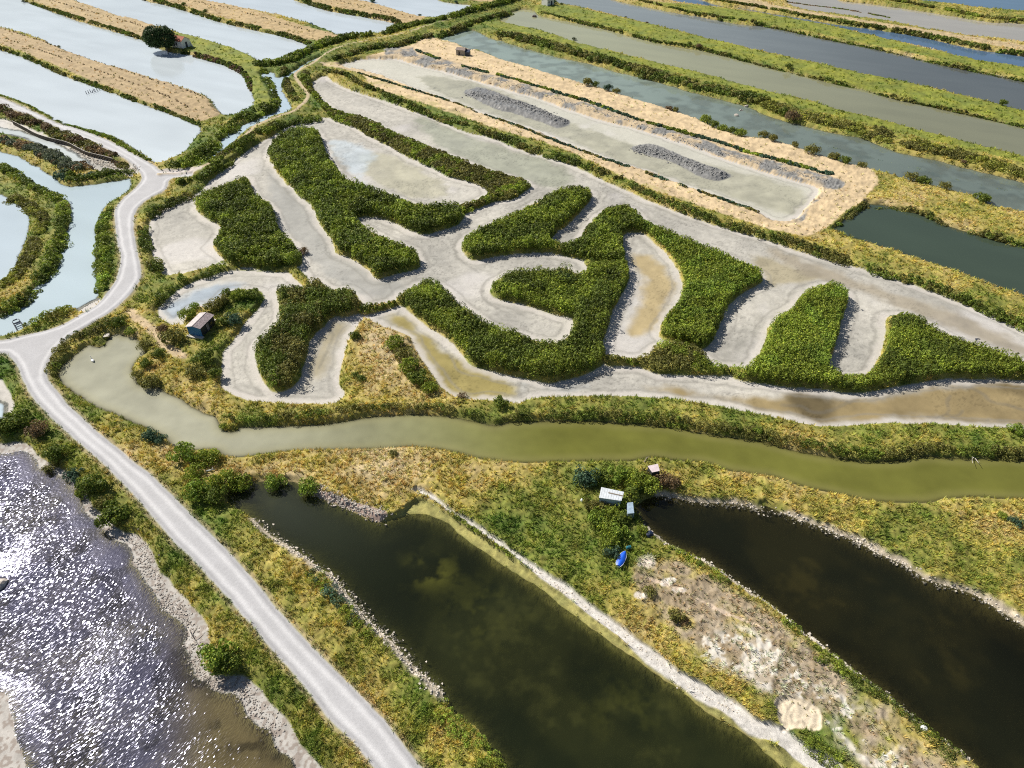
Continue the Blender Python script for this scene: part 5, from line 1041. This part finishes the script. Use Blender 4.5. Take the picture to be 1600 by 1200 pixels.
boat("boat","bright blue covered rowing boat with white rim, pulled up beside the thicket",c,a,L,1.35,M_HULL,M_COVER)
pc=at(484,37.5,0); boat("boat","small blue grey covered boat moored against the straw bank's far shore",pc,-.35,4.6,2.0,M_GREYB,M_GREYB,.9,base=-.25)
# ---- small things
def lump(name,label,cat,c,r,mat,seed=0,fl=.7,group=None,base=None,parent=None):
    g=random.Random(seed); bm=bmesh.new(); bmesh.ops.create_icosphere(bm,subdivisions=2,radius=1)
    ax=[Vector((g.uniform(-1,1),g.uniform(-1,1),g.uniform(-1,1))).normalized() for _ in range(7)]
    for vtx in bm.verts:
        k=1.0
        for q in ax: k-=max(0,vtx.co.normalized().dot(q)-.72)*.9
        vtx.co*=k; vtx.co.z*=fl
    me=bpy.data.meshes.new(name); bm.to_mesh(me); bm.free(); me.materials.append(mat)
    o=bpy.data.objects.new(name,me); COL.objects.link(o); z=base if base is not None else gz(c)
    o.location=(c.x,c.y,z+r*fl*.3); o.scale=(r,r*g.uniform(.7,1),r); o.rotation_euler=(0,0,g.random()*6); tag(o,label,cat,group); return o
lump("boulder","dark boulder in the shallow water left of the white cabin's lawn","rock",at(835,26),1.6,plain("dark_rock",(.10,.08,.07),.8,.4,2.0),1,base=-.2)
lump("buoy","white round buoy on the shore below the small blue grey lean-to","buoy",at(992,812),.22,M_HULL,2,1.0,base=.3)
lump("rock","white rock at the left foot of the lower thicket","rock",at(909,786),.42,M_HULL,3)
lump("tarpaulin_bundle","dark navy tarpaulin bundle on the bank by the dark right pond","bundle",at(1014,840),.85,M_NAVY,4,.6)
root=empty("barrel",tuple(at(982,857,.9)),.3); tag(root,"teal plastic barrel lying in the bushes behind the blue boat","barrel")
d=MB(); d.tube([(-.45,0,.3),(-.4,0,.3),(-.1,0,.3),(.1,0,.3),(.4,0,.3),(.45,0,.3)],[.24,.29,.31,.31,.29,.24],12); d.build("body",M_TEAL,root,smooth=False)
d=MB(); d.tube([(-.12,0,.3),(-.08,0,.3)],.325,12); d.tube([(.08,0,.3),(.12,0,.3)],.325,12); d.build("hoop",M_NAVY,root)
# revetment of wooden stakes below the road
pl=[(21,194),(40,204),(60,214.5),(85,222),(100,225.5),(110,229),(122,235.5),(135,242),(150,246),(165,249.5),(177,253)]
cc=ctl(pl,False,6); seg=np.linalg.norm(np.diff(cc,axis=0),axis=1); cum=np.concatenate([[0],np.cumsum(seg)]); nst=min(92,int(cum[-1]/.85))
root=empty("stake_revetment",(cc[0][0],cc[0][1],0)); tag(root,"long row of dark wooden stakes with a pale top rail below the road","revetment")
sm=None
for k in range(nst):
    t=cum[-1]*k/(nst-1); x,y=np.interp(t,cum,cc[:,0]),np.interp(t,cum,cc[:,1])
    if sm is None: d=MB(); d.tube([(0,0,-.8),(.02,0,.6),(0,0,1.35)],[.13,.13,.10],7); st=d.build("stake",M_WOOD,root); sm=st.data
    else: st=bpy.data.objects.new("stake",sm); COL.objects.link(st); st.parent=root
    st.location=(x-cc[0][0],y-cc[0][1],random.uniform(-.1,.12)); st.rotation_euler=(random.uniform(-.05,.05),random.uniform(-.05,.05),0)
d=MB(); d.tube([(p[0]-cc[0][0],p[1]-cc[0][1]+.22,1.32) for p in cc],.09,6); d.build("top_rail",M_BLEACH,root)
d=MB()
for i in range(len(cc)-1):
    a,b=cc[i],cc[i+1]; o_=cc[0]; d.slab([(a[0]-o_[0],a[1]-o_[1]+.3,-.6),(b[0]-o_[0],b[1]-o_[1]+.3,-.6),(b[0]-o_[0],b[1]-o_[1]+.3,1.15),(a[0]-o_[0],a[1]-o_[1]+.3,1.15)],(0,.06,0))
d.build("backing_boards",M_DARKW,root)
# timber frame standing in the channel by the fork
q=[at(*p,.5) for p in ((19.5,503.5),(26.5,516.5),(29.5,499.5),(37,511.5),(20,501.5),(27,498.8),(21,506.5),(31.5,502.3),(22.3,509.5),(32.5,505))]
c=q[6]; root=empty("landing_frame",(c.x,c.y,0)); tag(root,"dark timber landing frame standing in the light blue channel near the road fork","landing stage")
for i,(a,b,nm,r_) in enumerate(((0,1,"beam",.10),(2,3,"beam",.10),(4,5,"crosspiece",.16),(6,7,"crosspiece",.16),(8,9,"crosspiece",.11))):
    d=MB(); d.tube([q[a]-c,q[b]-c],r_,6) ; o=d.build(nm,M_NAVY if nm=="crosspiece" else M_DARKW,root); o.location=(0,0,.5-0*c.z+(.08 if nm=="crosspiece" else 0))
for i in (0,2,6,7):
    d=MB(); p=q[i]-c; d.tube([(p.x,p.y,-.8),(p.x,p.y,.75)],.09,7); d.build("post",M_DARKW,root)
# small jetty on the lagoon's round end
c=at(166,525,.4); root=empty("jetty",(c.x,c.y,0),.35); tag(root,"small pale plank jetty under the hedge at the lagoon's round end","jetty")
d=MB()
for k in range(5): d.box((0,-.55+k*.27,.62),(1.5,.22,.06))
d.build("deck",M_BLEACH,root)
for sx,sy in ((-.65,-.5),(.65,-.5),(-.65,.45),(.65,.45)): d=MB(); d.tube([(sx,sy,-.7),(sx,sy,.95)],.06,7); d.build("post",M_DARKW,root)
def stick(name,label,cat,pxs,z,rad,mat,group=None,extra=()):
    ps=[at(x,y,z) for x,y in pxs]; c=ps[0]; root=empty(name,(c.x,c.y,z)); tag(root,label,cat,group)
    d=MB(); n=len(ps); d.tube([p-c+Vector((0,0,.12*math.sin(i*2.1))) for i,p in enumerate(ps)],[rad*(1-.6*i/max(n-1,1)) for i in range(n)],6); d.build("limb",mat,root)
    for ex in extra:
        es=[at(x,y,z) for x,y in ex]; d=MB(); d.tube([p-c+Vector((0,0,.3*i)) for i,p in enumerate(es)],[rad*.6*(1-.6*i/len(es)) for i in range(len(es))],5); d.build("branch",mat,root)
stick("dead_branch","bleached dead branch dipping into the lagoon near the right edge","branch",[(1519,714),(1524,717),(1528,720.5),(1531,720.5)],.25,.09,M_BLEACH,extra=([(1525,718),(1527,723),(1527,727)],[(1520,716),(1518,720),(1518,727)]))
stick("dead_branch","forked dark stick lying on the pale mud near the right edge","branch",[(1524,529.5),(1528,529.5),(1532,529)],-.1,.12,M_NAVY,extra=([(1524.5,530),(1526,532),(1527.5,533)],))
stick("dead_branch","dead branches lying on the stony shore left of the bright green bush","branch",[(293,982),(299,994),(306,1003),(316,1002),(326,1003)],.35,.09,M_BLEACH,extra=([(306,1003),(312,998),(320,994)],[(299,994),(303,990),(311,978)]))
stick("dead_branch","thin pale branch under the green bushes at the lagoon's left shore","branch",[(295,722),(298,726),(301,731)],1.2,.08,M_BLEACH,extra=([(298,726),(301,725)],))
stick("dead_branch","dark snag sticking up on the lagoon shore behind the pink-roofed hut","branch",[(1007,722),(1009,718),(1011,714)],1.0,.12,M_WOOD,extra=([(1009,718),(1013,715)],))
stick("dead_branch","lone dark stick standing at the end of the small pool below the stakes","branch",[(144.5,259),(145.5,257),(146,255.5)],.3,.14,M_DARKW,extra=([(145.5,257),(147,256)],))
stick("plank","white plank scrap left by the bushes between lagoon and dark pond","plank",[(322,736),(329,735),(336,733)],1.15,.14,M_HULL,extra=([(330,735),(333,732)],))
# posts in the first bright pond
post=None
for ip,(x,y) in enumerate(((135,147),(138.5,146),(142,144.5),(144.5,145),(147,143),(149,144),(152,142.5),(155,141))):
    p=at(x,y,-.2)
    if post is None: d=MB(); d.tube([(0,0,-.6),(.03,0,.8),(0,.05,1.5)],[.17,.15,.10],7); post=d.build("mooring_post",M_NAVY); o=post
    else: o=post.copy(); COL.objects.link(o)
    o.location=(p.x,p.y,-.3); o.rotation_euler=(random.uniform(-.15,.15),random.uniform(-.15,.15),random.random()*6)
    tag(o,("leftmost","second from left","third from left","fourth from left","fifth from left","third from right","second from right","rightmost")[ip]+" of the eight dark posts standing in the bright pond","post","posts in the bright pond")
# swan
c=at(145,564,WL)
def swan():
    bm=bmesh.new(); bmesh.ops.create_uvsphere(bm,u_segments=16,v_segments=10,radius=1)
    for vtx in bm.verts:
        x,y,z=vtx.co; t=max(0,-x); vtx.co=Vector((x*.62,y*.30*(1-.35*t),.16+z*.24+t*t*.14))
    me=bpy.data.meshes.new("swan"); bm.to_mesh(me); bm.free(); d=MB(); d.v=[tuple(v_.co) for v_ in me.vertices]; d.f=[tuple(p.vertices) for p in me.polygons]
    d.tube([(.48,0,.22),(.66,0,.42),(.62,0,.68),(.60,0,.82),(.70,0,.90),(.84,0,.86),(.92,0,.83)],[.13,.08,.055,.055,.075,.05,.02],9)
    return d.build("swan",M_SWAN,smooth=True)
o=swan(); o.location=(c.x,c.y,WL-.04); o.rotation_euler=(0,0,2.3); o.scale=(1.15,1.15,1.15); tag(o,"white swan swimming alone in the pale left part of the lagoon","swan")
# rocks in the teal pond and shore stones
for i,(x,y,r_,lab) in enumerate(((1167,166,1.3,"dark rock tip at the head of the sunken weir in the teal pond"),(1158,172,.9,"middle rock of the sunken weir in the teal pond"),(1151,180,1.2,"flat dark rock at the near end of the sunken weir"),
   (868,1162-300,.6,"pale rock on the salt path, uppermost"),(0,913,1.3,"round brown boulder in the glittering pond at the left frame edge"),(1440,1143,.7,"white square stone block in the green bramble strip"))):
    if i==3: continue
    lump("rock",lab,"rock",at(x,y),r_,M_ROCK if i!=5 else M_HULL,20+i,.6,base=-.25 if i<5 else None)
def stones(label,pl,w,n,rmin,rmax,mat,seed):
    g=np.random.default_rng(seed); c=ctl(pl,False,4); i=g.integers(0,len(c)-1,n); f=g.random((n,1)); p=c[i]+(c[i+1]-c[i])*f+g.normal(size=(n,2))*w*.35
    V0=np.array([(-1,-.8,-.6),(1,-.7,-.6),(.8,.9,-.6),(-.7,1,-.6),(-.6,-.5,.7),(.5,-.6,.8),(.6,.4,.5),(-.5,.6,.75)]); F0=np.array([(3,2,1,0),(4,5,6,7),(0,1,5,4),(1,2,6,5),(2,3,7,6),(3,0,4,7)])
    z=lookup(Z,p[:,0],p[:,1]); r=rmin+(rmax-rmin)*g.random(n)**2.2; th=g.random(n)*6.28
    v=V0[None]+g.normal(size=(n,8,3))*.16; v=v*r[:,None,None]; v[:,:,2]*=.7
    x=v[...,0]*np.cos(th)[:,None]-v[...,1]*np.sin(th)[:,None]; y=v[...,0]*np.sin(th)[:,None]+v[...,1]*np.cos(th)[:,None]
    V=np.stack([x+p[:,0:1],y+p[:,1:2],v[...,2]+np.maximum(z,WL-.1)[:,None]],-1).reshape(-1,3); F=(F0[None]+8*np.arange(n)[:,None,None]).reshape(-1,4)
    tag(mk_mesh("stones",V,F,None,mat),label,"stones",kind='stuff')
M_ROCKL=plain("pale_stones",(.55,.50,.43),.9,.35,2.0)
stones("pale stones scattered along the left shore of the dark middle pond",ROCKSHORE[0][0],1.7,1100,.06,.26,M_ROCKL,31)
stones("pale stones along the upper shore of the dark right pond",ROCKSHORE[1][0],1.2,800,.06,.25,M_ROCKL,32)
stones("pale stones along the near shore of the dark right pond",ROCKSHORE[2][0],.9,700,.06,.30,M_ROCKL,33)
stones("brown rubble on the shore at the top of the dark middle pond",[(490,768),(520,778),(545,788),(575,800),(600,808)],2.2,700,.06,.30,M_ROCK,34)
stones("dark pebbles on the shore of the glittering pond",[(212,842),(228,870),(240,900),(262,940),(280,960),(292,990),(300,1030),(315,1055),(335,1068),(370,1078),(400,1105),(430,1150)],2.6,1500,.05,.22,M_ROCK,35)
stones("stones along the crust path above the algae shelf",[(650,768),(700,798),(762,838),(850,902),(950,976),(1062,1062),(1150,1114)],1.0,500,.05,.18,M_ROCKL,36)
stones("pale rubble at the end of the stake revetment beside the road bend",[(112,229),(130,238),(150,250),(175,258),(195,262),(212,268)],3.0,700,.12,.5,M_ROCKL,40)
# clumps of dry soil on the spoil heaps
stones("grey clods of dug mud on the left spoil heap",[(735,148),(780,156),(820,166),(860,182),(880,190)],4.6,900,.15,.55,plain("clod",(.24,.24,.235),.9,.3,2.0),37)
stones("grey clods of dug mud on the right spoil heap",[(995,233),(1030,240),(1070,254),(1100,264),(1130,275)],4.6,1000,.15,.50,bpy.data.materials["clod"],38)
stones("grey clods heaped along the upper edge of the spoil basin",[(625,86),(700,106),(800,136),(900,167),(1000,197),(1100,232),(1200,261),(1290,286)],3.0,1200,.12,.34,bpy.data.materials["clod"],39)
print('objects ok')
